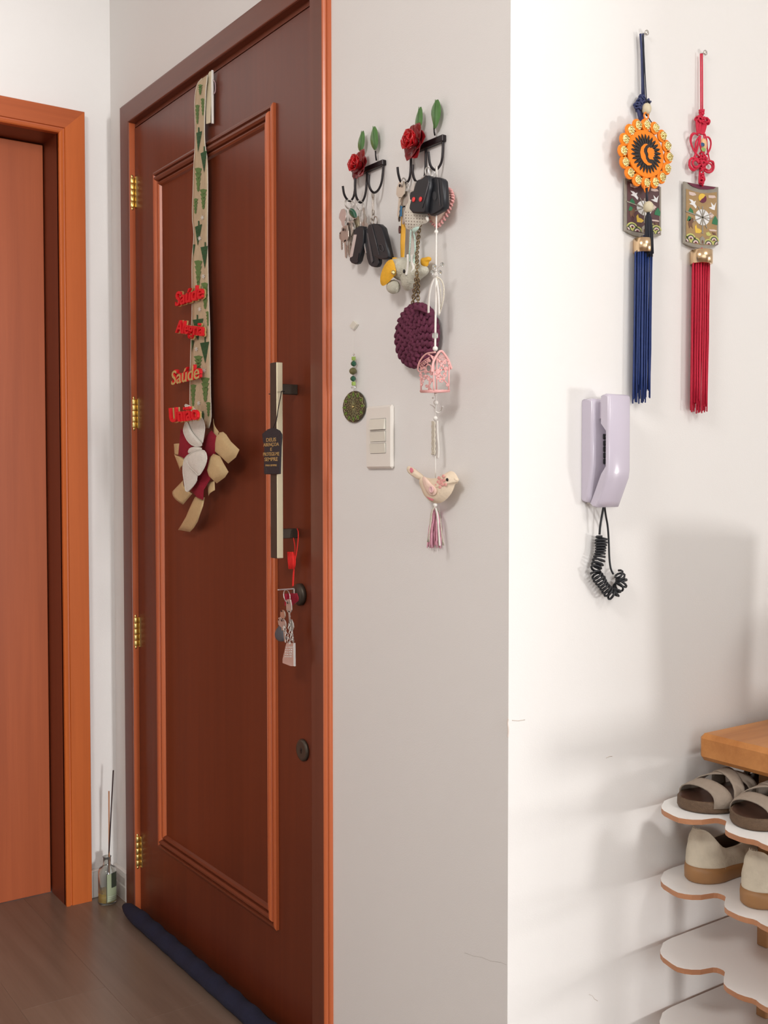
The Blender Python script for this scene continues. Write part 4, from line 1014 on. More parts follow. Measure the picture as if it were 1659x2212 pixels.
MB().tube(smooth_path([st(932, 570, 0.0420), st(938, 575, 0.0420), st(942, 583, 0.0420), st(950, 574, 0.0420), st(955, 571, 0.0440)]), .0004, 4).build('wire', STEEL, T)
MB().tube(smooth_path([st(934, 588, 0.0420), st(942, 585, 0.0420), st(950, 588, 0.0440)]), .0004, 4).build('wire', STEEL, T)
def strip(pts, wdt, m, name, th=.0008, dir_=XX):
    P = smooth_path([st(*q) for q in pts], 2)
    return MB().sheet([[p-dir_*wdt/2, p, p+dir_*wdt/2] for p in P], th).build(name, m, T)
strip([(942,598,0.0400),(936,604,0.0440),(930,620,0.0460),(926,645,0.0460),(925.5,676,0.0460)], .0050, WSTR, 'ribbon_strip')
strip([(942,598,0.0380),(945,625,0.0440),(947,650,0.0440),(948,679,0.0440)], .0055, WSTR, 'ribbon_strip')
MB().tube(smooth_path([st(943, 598), st(953, 603, 0.0360), st(959, 618, 0.0340), st(959, 640, 0.0340), st(955, 660, 0.0340), st(948, 681, 0.0360)]), .0013, 6).build('cream_cord', CREAM, T)
MB().tube(smooth_path([st(943, 600), st(950, 612, 0.0360), st(953, 640, 0.0360), st(951, 665, 0.0360)]), .0009, 6).build('cream_cord', CREAM, T)
MB().tube(smooth_path([st(942, 600), st(942, 640), st(940.8, 690), st(940, 755)]), .0017, 6).build('string', WSTR, T)
q = st(940, 725, 0.0420); MB().bbox((q.x-.0042, q.y-.0035, q.z-.0042), (q.x+.0042, q.y+.0035, q.z+.0042), .0012).build('glass_bead', GLASS, T)
bead(940.2, 753, .0043)
# birdcage: corner towards the viewer, one face along the wall, one face square to it
def c8f(x, y): return A(x/15.8+890, y/15.8+740, 0.0650)            # face parallel to the wall
xR = c8f(745, 1200).x
def c8s(x, y): return XP(x/15.8+890, y/15.8+740, xR)              # face at right angles to the wall
tw = .0010
cage = MB()
def W(pts, f, r=tw, sm=1): cage.tube(smooth_path([f(*q) for q in pts], sm) if sm else [f(*q) for q in pts], r, 6)
arch = [(680,1000),(695,800),(740,620),(850,420),(920,320),(990,280),(1060,335),(1150,450),(1260,630),(1345,890)]
W(arch, c8s, .0020, 2)
W([(740,640),(735,850),(745,1640)], c8s, .0013); W([(1265,770),(1255,1640)], c8s, .0013, 0); W([(745,1640),(1285,1640)], c8s, .0016, 0); W([(745,1690),(1285,1650)], c8s, .0012, 0)
W([(850,540),(850,900),(845,1620)], c8s, .0010, 0)
for i in range(6): W([(860+i*50, 560-i*10 if i < 3 else 530), (870+i*50, 480-abs(i-2)*30)], c8s, .0005, 0)
for i in range(7):
    x = 870+i*48; y0 = 430+max(0, (x-1000))*.9 if x > 1000 else 330+(1000-x)*1.4
    W([(x, y0), (x-20, y0+230)], c8s, .0004, 0)
for i in range(6):
    y = 420+i*60; xa = 1000-(y-300)*.68; xb_ = 1000+(y-300)*.72
    W([(max(xa, 850), y+20), (min(xb_, 1250), y)], c8s, .0004, 0)
def curl(cx, cy, r, f, a0=0, turns=1.4, rad=.0009):
    pts = [(cx+math.cos(a0+t*turns*2*PI/14)*r*(1-t*.045), cy+math.sin(a0+t*turns*2*PI/14)*r*1.15*(1-t*.045)) for t in range(15)]
    W(pts, f, rad, 1)
W([(850,530),(930,640),(1020,760),(1150,980)], c8s); W([(1240,640),(1150,580),(1080,650),(1030,740),(930,880)], c8s); W([(880,900),(950,1050),(1060,1230),(1230,1430)], c8s)
for q in ((960,930,55),(1110,680,50),(1170,900,70),(1000,1300,75),(1110,1120,75),(850,990,60),(870,1200,60),(1200,1450,45),(820,1080,45)): curl(*q, c8s, a0=q[0]*.7)
W([(860,1180),(920,1080),(990,1130),(1080,1280),(1160,1370)], c8s)
for q in ((1240,720),(1180,890),(930,640),(980,780),(1050,820),(900,1150),(1080,1240),(930,1000),(1140,1000),(880,1040)): cage.ball(c8s(*q)+XX*.001, (.0012, .0022, .0026), nu=6, nv=4)
# face parallel to the wall
W([(740,640),(690,500),(640,430)], c8f, .0012); W([(305,1020),(310,1640)], c8f, .0013, 0); W([(285,1655),(745,1650)], c8f, .0016, 0); W([(300,1690),(745,1690)], c8f, .0012, 0); W([(590,1150),(595,1630)], c8f, .0012, 0); W([(560,1500),(560,1630)], c8f, .0008, 0)
for y in (0, 1, 2):
    W([(250+y*20,760+y*55),(420+y*18,610+y*50),(600,500+y*60)], c8f, .0008, 0)
for i in range(6): W([(260+i*62,790-i*50),(310+i*62,860-i*50)], c8f, .0008, 0)
W([(200,930),(205,820),(250,660),(370,480),(500,370),(640,350),(800,330)], c8f, .0014); W([(200,930),(240,1000),(350,1000),(430,960),(440,860)], c8f, .0011)
ph = [(565+math.cos(a)*92, 880+math.sin(a)*125) for a in [2*PI*i/20 for i in range(21)]]; W(ph, c8f, .0012, 0)
W([(540,740),(530,600),(560,560),(640,640)], c8f); W([(640,440),(720,570)], c8f, .0014, 0)
for q in ((290,1120,55),(320,1250,50),(340,1420,45),(420,1200,70),(500,1480,50),(520,1180,60),(650,1290,60),(630,1590,40),(660,1050,55),(460,1010,45),(330,900,40),(400,860,35),(600,620,40)): curl(*q, c8f, a0=q[1]*.7)
for q in ((300,1060),(340,1200),(400,1320),(560,1250),(640,1380),(480,1140),(330,1450)): cage.ball(c8f(*q)+NA*.001, (.0022, .0012, .0026), nu=6, nv=4)
# hidden back corner, roof ridge and floor plate
bl = c8f(305, 1650); br = c8s(1285, 1645); back = Vector((bl.x, br.y, bl.z))
for a, b in ((bl, back), (br, back), (back, back+UP*.040), (c8f(500, 370), Vector((c8f(500, 370).x, br.y, c8f(250, 660).z))), (c8s(990, 280), c8f(500, 365)+YY*.02), (c8s(1345, 890), Vector((bl.x-.006, br.y, c8s(1345, 890).z)))): cage.tube([a, b], .0012, 6)
cage.build('wire_birdcage', PINKW, T)
MB().prism([bl-UP*.001, c8s(745, 1660)-UP*.001, br-UP*.001, back-UP*.001], (0, 0, .0012)).build('cage_floor', PINKW, T)
def st(x, y, o=xo): return A(x, y, o-.020*min(1, max(0, (y-850)/60)))
for (x, y, r) in ((941,852,.0026),(941.5,869.5,.0040),(940.5,903,.0040),(940,1090.7,.0038)): bead(x, y, r)
MB().ball(st(935, 859.5), .0015).build('bead', WBEAD, T)
MB().tube(smooth_path([st(941, 850), st(941.5, 870), st(940.6, 900), st(940.4, 912)]), .0011, 6).build('string', WSTR, T)
MB().tube(smooth_path([st(929, 874, .02), st(936, 877, 0.0400), st(941, 884, 0.0420)]), .0008, 5).build('twine_end', STEEL, T)
MB().tube(smooth_path([st(956, 878, 0.0360), st(953, 888, .02), st(947, 892, 0.0400), st(941, 889, 0.0420)]), .0012, 5).build('twine_end', WSTR, T)
lm = MB()
for k, xx in enumerate((933.5, 936, 938.5)):
    lm.tube(smooth_path([st(xx+(2.2 if i % 2 else -.6)*.6, 910+i*6, .024+.002*k) for i in range(13)], 1), .0016, 5)
lm.build('lace_strip', CREAM, T)
strip([(944,909,0.0420),(944.5,940,0.0440),(947,965,0.0440),(946,990,0.0440)], .0052, WSTR, 'ribbon_strip')
MB().tube([st(940.5, 985), st(940.8, 1008), st(940.6, 1033)], .0009, 5).build('string', WSTR, T)
def b6(x, y, o): return A(x/5.53+710, y/5.53+820, o-.020)
mb = MB()
body = [(1075,1190),(1120,1150),(1200,1180),(1280,1180),(1370,1150),(1430,1095),(1490,1095),(1530,1140),(1560,1215),(1510,1230),(1490,1310),(1440,1400),(1360,1470),(1280,1480),(1200,1450),(1150,1390),(1110,1290)]
mb.pillow([b6(x, y, 0.0420) for x, y in body], NA, .012, .011, center=b6(1300, 1310, 0.0420), power=2.6)
mb.pillow([b6(x, y, 0.0420) for x, y in [(1510,1140),(1562,1212),(1500,1216)]], NA, .004, .004)
mb.build('fabric_bird', BIRDC, T)
MB().pillow([b6(x, y, 0.0420) for x, y in [(935,1045),(960,1030),(1000,1050),(1090,1120),(1140,1160),(1110,1210),(1060,1185),(990,1140),(950,1100)]], NA, .006, .006, power=3).build('tail', BIRDC, T)
MB().pillow([b6(x, y, .0485) for x, y in [(975,1045),(1010,1065),(1010,1100),(985,1120),(965,1085)]], NA, .0008, 0).build('rose_patch', PINKS, T)
MB().pillow([b6(x, y, 0.0510) for x, y in [(1130,1320),(1165,1400),(1250,1380),(1255,1450),(1210,1440),(1160,1390)]], NA, .0008, 0).build('rose_patch', PINKS, T)
fl = MB()
for i in range(11):
    a = i*2.4; r_ = 10+i*6; fl.pillow([b6(1340+math.cos(a)*r_+math.cos(t)*20, 1230+math.sin(a)*r_*1.2+math.sin(t)*22, .0530) for t in [PI*k/4 for k in range(8)]], NA, .0009, 0)
fl.build('flower_print', mat('faded_rose_print', (.80, .38, .34), .85, var=.3, scale=200), T)
wg = [(1118,1160),(1150,1155),(1210,1230),(1280,1290),(1295,1350),(1250,1390),(1190,1375),(1150,1310),(1120,1230)]
wo = MB().pillow([b6(x, y, 0.0550) for x, y in wg], NA, .003, .003).build('wing', PINKC, T)
MB().lathe([(.0055, 0), (.0055, .0012), (.0045, .0018), (.0040, .0012), (.001, .0012)], b6(1228, 1312, .0585), NA, 18).build('button', mat('pink_button', (.80, .50, .50), .4), wo)
MB().ball(b6(1415, 1195, .0525), (.0026, .0016, .0026)).build('eye', BLK, T)
ts = MB(); rnd = random.Random(2)
for i in range(34):
    t = i/33; x1 = 1190+t*150; ts.tube(smooth_path([b6(1272, 1515, 0.0420), b6(1240+t*70, 1600, .020+rnd.random()*.012), b6(x1+rnd.uniform(-8, 8), 1800, .016+rnd.random()*.016), b6(x1+rnd.uniform(-15, 15), 2000+rnd.uniform(-25, 15), .016+rnd.random()*.016)], 1), .0011, 4)
tso = ts.build('tassel', mat('pink_thread', (.88, .38, .48), .7, var=.4, scale=150), T)
ts = MB()
for x in (0, 1, 2): ts.tube(smooth_path([b6(1270, 1515, 0.0440), b6(1235-x*6, 1570, 0.0460), b6(1225-x*8, 1700, 0.0460), b6(1180+x*10, 1940, 0.0440)], 1), .0010, 4)
for x in (0, 1): ts.tube(smooth_path([b6(1275, 1515, 0.0400), b6(1330, 1600, 0.0360), b6(1345, 1800, 0.0360), b6(1365+x*12, 1980, 0.0360)], 1), .0012, 4)
ts.build('cream_threads', CREAM, T)
P = smooth_path([b6(*q, 0.0520) for q in [(1275,1530),(1295,1600),(1310,1750),(1318,1880),(1325,1985)]], 2)
MB().sheet([[p-XX*.0022, p, p+XX*.0022] for p in P], .0008).build('ribbon_strip', WSTR, T)

# --- little white square hook, and the green mandala charm
q = e5(292, 898, .005); a_ = .0085
T = MB().prism([q+XX*.0125, q+UP*.0080, q-XX*.0125, q-UP*.0080], (0, -.0045, 0)).build('square_hook', WPL2)
tag(T, 'tiny white diamond-shaped adhesive hook beside the front door casing', 'hook')
T = thing('mandala_charm', 'oval dark green mandala pendant with green beads hanging beside the light switch', 'wall ornament', A(764, 914, .005))
def mg(x, y, o=.006): return e5(x, y, o)
for (x, y, r, m, k) in ((298,1358,.0052,GRNSTONE,0),(290,1447,.0068,OLIVE,0),(292,1537,.0052,GRNSTONE,0)):
    MB().lathe([(.001, -r), (r*.7, -r*.72), (r, -r*.25), (r, r*.25), (r*.7, r*.72), (.001, r)], mg(x, y, .008), UP, 9, sm=False).build('bead', m, T)
for (x, y) in ((298,1298),(298,1597)):
    q = mg(x, y, .008); MB().bbox((q.x-.0030, q.y-.003, q.z-.0035), (q.x+.0030, q.y+.003, q.z+.0035), .0008).build('bead', LIME, T)
for (x, y) in ((278,1645),(308,1645),(298,1248)): MB().lathe([(.0006, -.0022), (.002, 0), (.0006, .0022)], mg(x, y, .008), UP, 6, sm=False).build('bead', GLASS, T)
MB().tube([q_ for q_ in (mg(292, 905, .0095), mg(295, 1248, .008), mg(294, 1450, .008), mg(290, 1690, .008))], .0003, 4).build('nylon_thread', WSTR, T)
c_ = mg(298, 1873, .004); Rm = .0372*.5*2*.92
Rx = abs(mg(433, 1873, .004).x-mg(163, 1873, .004).x)/2; Rz = abs(mg(298, 1683, .004).z-mg(298, 2063, .004).z)/2
P = [c_+XX*math.cos(a)*Rx+UP*math.sin(a)*Rz for a in [2*PI*i/40 for i in range(40)]][::-1]
mo = MB().prism(P, (0, -.003, 0), .0008).build('mandala_disc', mat('dark_olive_disc', (.045, .04, .022), .35, coat=.4), T)
lat = MB(); lat2 = MB()
for k in range(12):
    a = 2*PI*k/12
    def pp(r, an, h=.0006): return c_+XX*math.cos(an)*Rx*r+UP*math.sin(an)*Rz*r+NA*h
    lat.tube(smooth_path([pp(.12, a), pp(.38, a+.20), pp(.60, a), pp(.38, a-.20), pp(.12, a)], 2), .0004, 4)
    lat.tube(smooth_path([pp(.5, a+.26), pp(.70, a+.40), pp(.88, a+.26), pp(.70, a+.12), pp(.5, a+.26)], 2), .0004, 4)
    lat2.add([pp(.74, a+.12), pp(.97, a), pp(.74, a-.12), pp(.62, a)], [(0, 1, 2, 3)], 0, False)
    lat.tube([pp(.97, a, .0008), pp(.80, a+.26, .0008), pp(.97, a+2*PI/12, .0008)], .0004, 4)
lat.build('gold_filigree', mat('olive_gold', (.45, .42, .20), .4, .5), mo); lat2.build('green_inlay', mat('leaf_green_inlay', (.13, .24, .03), .4), mo, recalc=False)
MB().ball(c_+NA*.001, .0024).build('gold_stud', GOLD, mo)

# --- light switch plate
q0 = A(796, 872); q1 = A(852, 1014)
X0, X1, Z1, Z0 = A(797.5, 940, .0).x, A(850, 940, .004).x, A(823, 876, .006).z, A(823, 1012, .006).z
T = thing('light_switch', 'white light switch plate with three rocker modules on the grey wall', 'light switch', (X0/2+X1/2, AW, Z0))
MB().bbox((X0, AW-.0085, Z0), (X1, AW-.0001, Z1), .0035).build('cover_plate', WPL, T)
sx0, sx1 = A(799.2+1.5, 900, .0085).x, A(833, 900, .0085).x
for i, (ya, yb, sp) in enumerate(((905,928,1),(932.5,954,0),(958,979,0))):
    za, zb_ = A(815, ya, .0085).z, A(815, yb, .0085).z
    MB().box((sx0-.0006, AW-.0088, zb_-.0006), (sx1+.0006, AW-.0080, za+.0006)).build('module_gap', mat('grey_gap', (.10, .09, .08), .8), T)
    d0, d1 = (.0105, .0135) if i == 0 else (.0115, .0095)
    mb = MB(); vs = [(sx0, AW-.0085, zb_), (sx1, AW-.0085, zb_), (sx1, AW-d1, zb_), (sx0, AW-d1, zb_), (sx0, AW-.0085, za), (sx1, AW-.0085, za), (sx1, AW-d0, za), (sx0, AW-d0, za)]
    mb.add(vs, [(0,1,2,3),(4,7,6,5),(3,2,6,7),(0,4,5,1),(1,5,6,2),(0,3,7,4)], 0, False)
    mb.build('rocker', WPL2, T)
# ================================================================== ON THE RIGHT WALL
def BP(pts, off, s=1, ox=0, oy=0): return [B(x/s+ox, y/s+oy, off) for x, y in pts]
N4 = (4.337, 1300, 50); S10 = (10.053, 1320, 200); R6 = (6.508, 1450, 220); P4 = (4.425, 1220, 820); NB5 = (5.53, 1350, 500); D13 = (13.83, 1330, 370)
def nail(x, y, label):
    mb = MB().lathe([(.0015, 0), (.0015, .006), (.0045, .007), (.0045, .009), (.002, .0100)], B(x, y, 0), NB, 14)
    return tag(mb.build('wall_nail', STEEL), label, 'nail')
nail(1389, 74, 'small nickel nail holding the blue corded ornament'); nail(1515.5, 117, 'small nickel nail holding the red corded ornament')
PLT = mat('pewter_frame', (.36, .33, .28), .4, .5, var=.2)
PBK1 = mat('maroon_enamel', (.10, .045, .05), .35, var=.2, coat=.3); PBK2 = mat('ochre_enamel', (.36, .23, .10), .35, var=.2, coat=.3)
PEARL = mat('mother_of_pearl', (.80, .80, .80), .2, var=.15, scale=300, coat=.4); EGRN = mat('green_enamel_plate', (.03, .18, .08), .35, var=.2)
EYEL = mat('yellow_enamel', (.75, .50, .07), .35); EPNK = mat('pale_pink_enamel', (.66, .52, .47), .4); ELIM = mat('lime_enamel', (.52, .52, .16), .4); EDRK = mat('dark_green_enamel_line', (.05, .07, .04), .4); EMAR = mat('plum_enamel', (.14, .02, .05), .35); EBRN = mat('brown_enamel', (.16, .08, .05), .4)
def plate(par, outl, off, f, bk):
    """enamel plate: pewter frame and inset picture; f maps plate coordinates (0..1, 0..1 down) to points"""
    MB().prism(outl[::-1] if False else outl, (.003, 0, 0) if False else (.003, 0, 0), 0).build('plate_frame', PLT, par)
def picture(par, f, bk, hide=False):
    o_ = MB().add([f(*q, .0004) for q in ((.05, .11), (.3, .135), (.5, .14), (.7, .125), (.95, .085), (.95, .955), (.7, .975), (.5, .985), (.3, .975), (.05, .955))], [tuple(range(10))], 0, False).build('enamel_ground', bk, par, recalc=False)
    groups = {}
    def P(m, name, pts, h=.0009):
        key_ = name if name in ('waves', 'wave_lines', 'wave_hearts', 'wave_cores', 'spokes') else (name, len(groups))
        mb = groups.setdefault(key_, (MB(), m))[0]; Q = [f(*q, h) for q in pts]
        mb.add(Q+[f(*q, .0003) for q in pts], [tuple(range(len(Q)))]+[(i, (i+1) % len(Q), len(Q)+(i+1) % len(Q), len(Q)+i) for i in range(len(Q))], 0, False)
    # pearl disc with spokes
    P(PEARL, 'pearl_disc', [(.52+.21*math.cos(a), .535+.13*math.sin(a)) for a in [2*PI*i/24 for i in range(24)]], .0008)
    for i in range(8):
        a = PI*i/4+.35; d = (math.cos(a), math.sin(a)*.62); n_ = (-d[1]*.012/.62, d[0]*.012); L_ = .30 if i % 2 else .22
        P(PLT, 'spokes', [(.52+n_[0], .535+n_[1]*.6), (.52+d[0]*L_+n_[0], .535+d[1]*L_+n_[1]*.6), (.52+d[0]*L_-n_[0], .535+d[1]*L_-n_[1]*.6), (.52-n_[0], .535-n_[1]*.6)], .0013)
    P(PLT, 'spokes', [(.505, .36), (.535, .36), (.535, .80), (.505, .80)], .0013); P(PLT, 'spokes', [(.03, .46), (.03, .48), (.5, .545), (.5, .53)], .0013); P(PLT, 'spokes', [(.5, .535), (.5, .55), (.82, .535), (.82, .52)], .0013)
    P(EPNK, 'white_inlay', [(.13,.15),(.30,.155),(.34,.19),(.24,.21),(.14,.20)]); P(EPNK, 'white_inlay', [(.70,.16),(.88,.15),(.92,.18),(.82,.20),(.70,.20)])
    P(PEARL, 'white_inlay', [(.13,.27),(.22,.275),(.27,.30),(.33,.28),(.30,.33),(.35,.37),(.33,.41),(.24,.36),(.14,.345),(.20,.32)]); P(PEARL, 'white_inlay', [(.70,.36),(.80,.34),(.77,.27),(.86,.32),(.92,.26),(.89,.35),(.88,.39),(.80,.385)])
    P(EGRN, 'green_tree_inlay', [(.17,.40),(.11,.47),(.14,.50),(.26,.50),(.24,.44)]); P(EGRN, 'green_tree_inlay', [(.90,.48),(.82,.56),(.80,.62),(.96,.63),(.97,.55)]); P(EGRN, 'green_tree_inlay', [(.12,.54),(.08,.62),(.16,.62),(.20,.56)])
    P(EPNK, 'mountain_inlay', [(.70,.48),(.75,.43),(.82,.46),(.86,.48),(.80,.52),(.76,.56),(.74,.50)]); P(EBRN, 'deer_inlay', [(.13,.60),(.24,.56),(.27,.62),(.22,.66),(.24,.74),(.18,.70),(.14,.74),(.11,.66)])
    P(EYEL, 'yellow_inlay', [(.30,.70),(.34,.66),(.36,.72),(.44,.73),(.50,.76),(.44,.80),(.32,.80)])
    P(EPNK, 'hill_inlay', [(.70,.72),(.86,.71),(.94,.72),(.92,.74),(.74,.74)]); P(ELIM, 'hill_inlay', [(.62,.78),(.70,.76),(.78,.80),(.72,.83),(.64,.82)]); P(EBRN, 'hill_inlay', [(.80,.76),(.90,.76),(.92,.80),(.84,.80)])
    def arc(cx, cy, rx, m, name, h):
        P(m, name, [(cx+rx*math.cos(a), cy-rx*.62*math.sin(a)) for a in [PI*i/10 for i in range(11)]], h)
    for cx, cy in ((.18,.905),(.86,.895),(.04,.955),(.32,.965),(.70,.965),(.96,.955)):
        for r_, m, nm in ((.145, ELIM, 'waves'), (.105, EDRK, 'wave_lines'), (.075, EPNK, 'wave_hearts'), (.035, EMAR, 'wave_cores')):
            if cx < .1 or cx > .9: P(m, nm, [(min(.95, max(.05, cx+r_*math.cos(a))), cy-r_*.62*math.sin(a)) for a in [PI*i/10 for i in range(11)]], .0009+.0002*(.145-r_)*20)
            else: arc(cx, cy, r_, m, nm, .0009+.0002*(.145-r_)*20)
    P(PLT, 'arch_mark', [(.44,.975),(.44,.88),(.51,.84),(.58,.88),(.58,.975)], .0016); P(EBRN, 'arch_core', [(.485,.965),(.485,.92),(.51,.905),(.535,.92),(.535,.965)], .0019)
    # swirl disc of two colours
    if not hide:
        P(EYEL, 'swirl_yellow', [(.52+.115*math.cos(a), .225+.075*math.sin(a)) for a in [PI*.75+PI*i/10 for i in range(11)]]+[(.535, .222), (.50, .235)], .0012)
        P(EMAR, 'swirl_plum', [(.52+.115*math.cos(a), .225+.075*math.sin(a)) for a in [-PI*.25+PI*i/10 for i in range(11)]]+[(.49, .235), (.53, .215)], .0011)
    for nm, (mb, m) in groups.items(): mb.build(nm if isinstance(nm, str) else nm[0], m, par, recalc=False)
def frame(corners, off):
    """corners: TL, TR, BR, BL pixels on the wall plane"""
    a, b, c, d = [B(x, y, off) for x, y in corners]
    return lambda u, v, h=0: (a*(1-u)*(1-v)+b*u*(1-v)+c*u*v+d*(1-u)*v)+NB*h
def tassel(par, x0, x1, ytop, yb0, yb1, off, m, seed, n=46, rad=.0012):
    rnd = random.Random(seed); mb = MB(); tA, tB = B(x0, ytop, off), B(x1, ytop, off); w_ = (tB.y-tA.y)/2; c = (tA+tB)/2
    zlo, zhi = B((x0+x1)/2, yb1, off).z, B((x0+x1)/2, yb0, off).z
    for i in range(n):
        a = 2*PI*i/n*7.3; r_ = math.sqrt((i+.5)/n); dy = math.cos(a)*r_*w_*.95; dx = math.sin(a)*r_*min(w_, off*.85)*.9
        ze = zlo+(zhi-zlo)*rnd.random()**1.5*.9; ys = -.0015+rnd.uniform(-.0012, .0012)
        z0 = c.z; P = [Vector((c.x+dx, c.y+dy, z0))]
        for k in range(1, 7):
            t = k/6; P.append(Vector((c.x+dx+rnd.uniform(-.0003, .0003), c.y+dy*(1-.04*t)+ys*t*1.2+rnd.uniform(-.0003, .0003), z0+(ze-z0)*t)))
        mb.tube(P, rad, 5)
    return mb.build('tassel_strands', m, par)
# --- red knotted ornament
T = thing('norigae', 'red knotted cord ornament with an ochre enamel plate and long red tassel', 'wall ornament', B(1510, 890, 0))
o1 = .008
def r(x, y, o=o1): return B(x/6.508+1450, y/6.508+220, o)
MB().tube(smooth_path([B(1513.3, 116, .007), B(1513.6, 140, .007), B(1514.0, 242, .008)], 1), .0013, 6).build('hanging_cord', REDC, T)
MB().tube(smooth_path([B(1516.8, 116, .009), B(1517.2, 140, .009), B(1517.6, 242, .009)], 1), .0013, 6).build('hanging_cord', REDC, T)
kn = MB(); rnd = random.Random(5)
def knotball(mb, x, y, rx, n, f, o=.010, rad=.0015):
    for i in range(n):
        a = rnd.random()*6.28; c = f(x, y, o); R_ = rx; ax1 = Vector((rnd.uniform(-.6, .6), rnd.uniform(-1, 1), rnd.uniform(-1, 1))).normalized()
        u = ax1.orthogonal().normalized(); w_ = ax1.cross(u)
        mb.tube([c+Vector((0, rnd.uniform(-.3, .3)*R_, rnd.uniform(-.3, .3)*R_))+(u*math.cos(t)+w_*math.sin(t))*R_*(.8+.2*rnd.random()) for t in [2*PI*k/10 for k in range(10)]], rad, 5, closed=True)
knotball(kn, 428, 130, .0038, 5, r); knotball(kn, 425, 165, .0035, 4, r)
for (x, y) in ((365,235),(410,225),(450,240),(490,260),(385,280),(440,290),(515,280)): knotball(kn, x, y, .0042, 3, r)
kn.build('upper_knot', REDC, T)
kb = MB()
for d in (0, 1, 2): kb.tube(smooth_path([r(355+d*26, 260, .010), r(362+d*22, 360, .011), r(372+d*18, 450, .011)]), .0021, 6)
for d in (0, 1, 2, 3): kb.tube(smooth_path([r(500-d*20, 270, .009), r(480-d*18, 370, .010), r(450-d*10, 460, .010)]), .0019, 6)
kb.build('neck_cords', REDC, T)
def loop(pts, rad=.0015, o=.009, par=T, m=REDC, f=r): return MB().tube(smooth_path([f(x, y, o+.002*math.sin(i*1.3)) for i, (x, y) in enumerate(pts)], 2), rad, 6).build('cord_loop', m, par)
loop([(375,470),(330,435),(280,455),(262,530),(285,620),(325,700),(360,740),(400,780)]); loop([(385,500),(345,560),(340,640),(335,700)], o=.011); loop([(400,440),(330,445),(290,480),(275,560),(300,640),(340,710)], .0012)
loop([(480,500),(520,490),(550,530),(560,590),(545,670),(500,740)]); loop([(470,450),(490,500),(500,560),(505,640),(520,740),(540,830)], .0014, .011)
loop([(400,480),(385,560),(370,640),(345,720),(320,800)], .0018, .011); loop([(410,480),(400,600),(430,700),(480,760)], .0016, .012); loop([(455,470),(475,560),(480,640),(460,720)], .0014, .011)
loop([(420,880),(330,960),(265,920),(250,850),(280,790),(350,790),(400,850),(430,880)], .0021); loop([(420,870),(350,930),(300,890),(300,830),(345,810),(390,860)], .0021, .011); loop([(400,900),(320,980),(260,940),(245,880)], .0012)
loop([(450,870),(520,830),(570,830),(600,890),(590,960),(540,1000),(480,980),(440,930)], .0019); loop([(450,890),(510,860),(560,870),(580,920),(540,970),(490,950)], .0014, .011); loop([(540,840),(590,830),(600,880)], .0013)
kn = MB()
for (x, y) in ((430,730),(400,790),(440,790),(480,800),(410,850),(450,850),(490,860),(430,900),(460,920),(420,950),(430,1020),(430,1060),(425,1100),(430,1140),(450,1090)): knotball(kn, x, y, .0036, 3, r, .011, .0014)
kn.tube([r(400, 980, .010), r(395, 1080, .010), r(395, 1150, .010)], .0018, 6); kn.tube([r(450, 980, .011), r(440, 1080, .011), r(440, 1190, .011)], .0018, 6)
kn.build('lower_knot', REDC, T)
bd_ = MB().pillow([r(x, y, .011) for x, y in ((415,525),(450,505),(485,530),(495,620),(485,690),(440,700),(415,640))], NB, .0045, .003).build('striped_bead', mat('peach_enamel', (.80, .48, .25), .35), T)
MB().pillow([r(x, y, .0150) for x, y in ((412,570),(465,575),(472,625),(420,630))], NB, .001, 0).build('bead_band', mat('blue_enamel_band', (.03, .09, .20), .35), bd_)
MB().pillow([r(x, y, .0148) for x, y in ((420,640),(480,645),(490,690),(450,705),(425,680))], NB, .001, 0).build('bead_band', mat('green_enamel_band', (.28, .42, .12), .35), bd_)
op = .007
outl = [r(x, y, op) for x, y in ((180,1120),(230,1130),(330,1150),(430,1170),(540,1185),(662,1200),(662,2010),(610,2035),(560,2048),(430,2065),(300,2040),(240,2015),(180,1980))]
MB().prism(outl, (.003, 0, 0), 0).build('plate_frame', PLT, T)
fr_ = frame([(x/6.508+1450, y/6.508+220) for x, y in ((180,1120),(662,1200),(662,2050),(180,2000))], op)
picture(T, fr_, PBK2)
MB().add([r(x, y, op+.0012) for x, y in ((225,1132),(430,1172),(630,1200),(600,1222),(500,1232),(400,1225),(300,1190))], [tuple(range(7))], 0, False).build('plate_crescent', EMAR, T, recalc=False)
def cap(par, x0, x1, y0, y1, off, m):
    a, b = B(x0, y0, off), B(x1, y0, off); rr_ = (b.y-a.y)/2*.98; c = (a+b)/2; zl = B((x0+x1)/2, y1, off).z
    return MB().lathe([(rr_*.9, zl-c.z), (rr_, zl-c.z+.0006), (rr_, -.0006), (rr_*.92, 0), (.002, .0004)], c, UP, 24).build('brass_cap', m, par)
CAPM = mat('rose_gold_cap', (.80, .58, .36), .22, 1.0, var=.1)
cap(T, 1499, 1531, 541, 571, .0165, CAPM)
MB().tube(smooth_path([r(430, 2060, .010), B(1515, 540, .013)]), .0016, 6).build('cord', REDC, T)
MB().ball(B(1515, 539.5, .0160), (.0045, .0085, .0022)).build('cord_collar', REDC, T)
tassel(T, 1497, 1530, 570, 862, 893, .0155, REDC, 3)
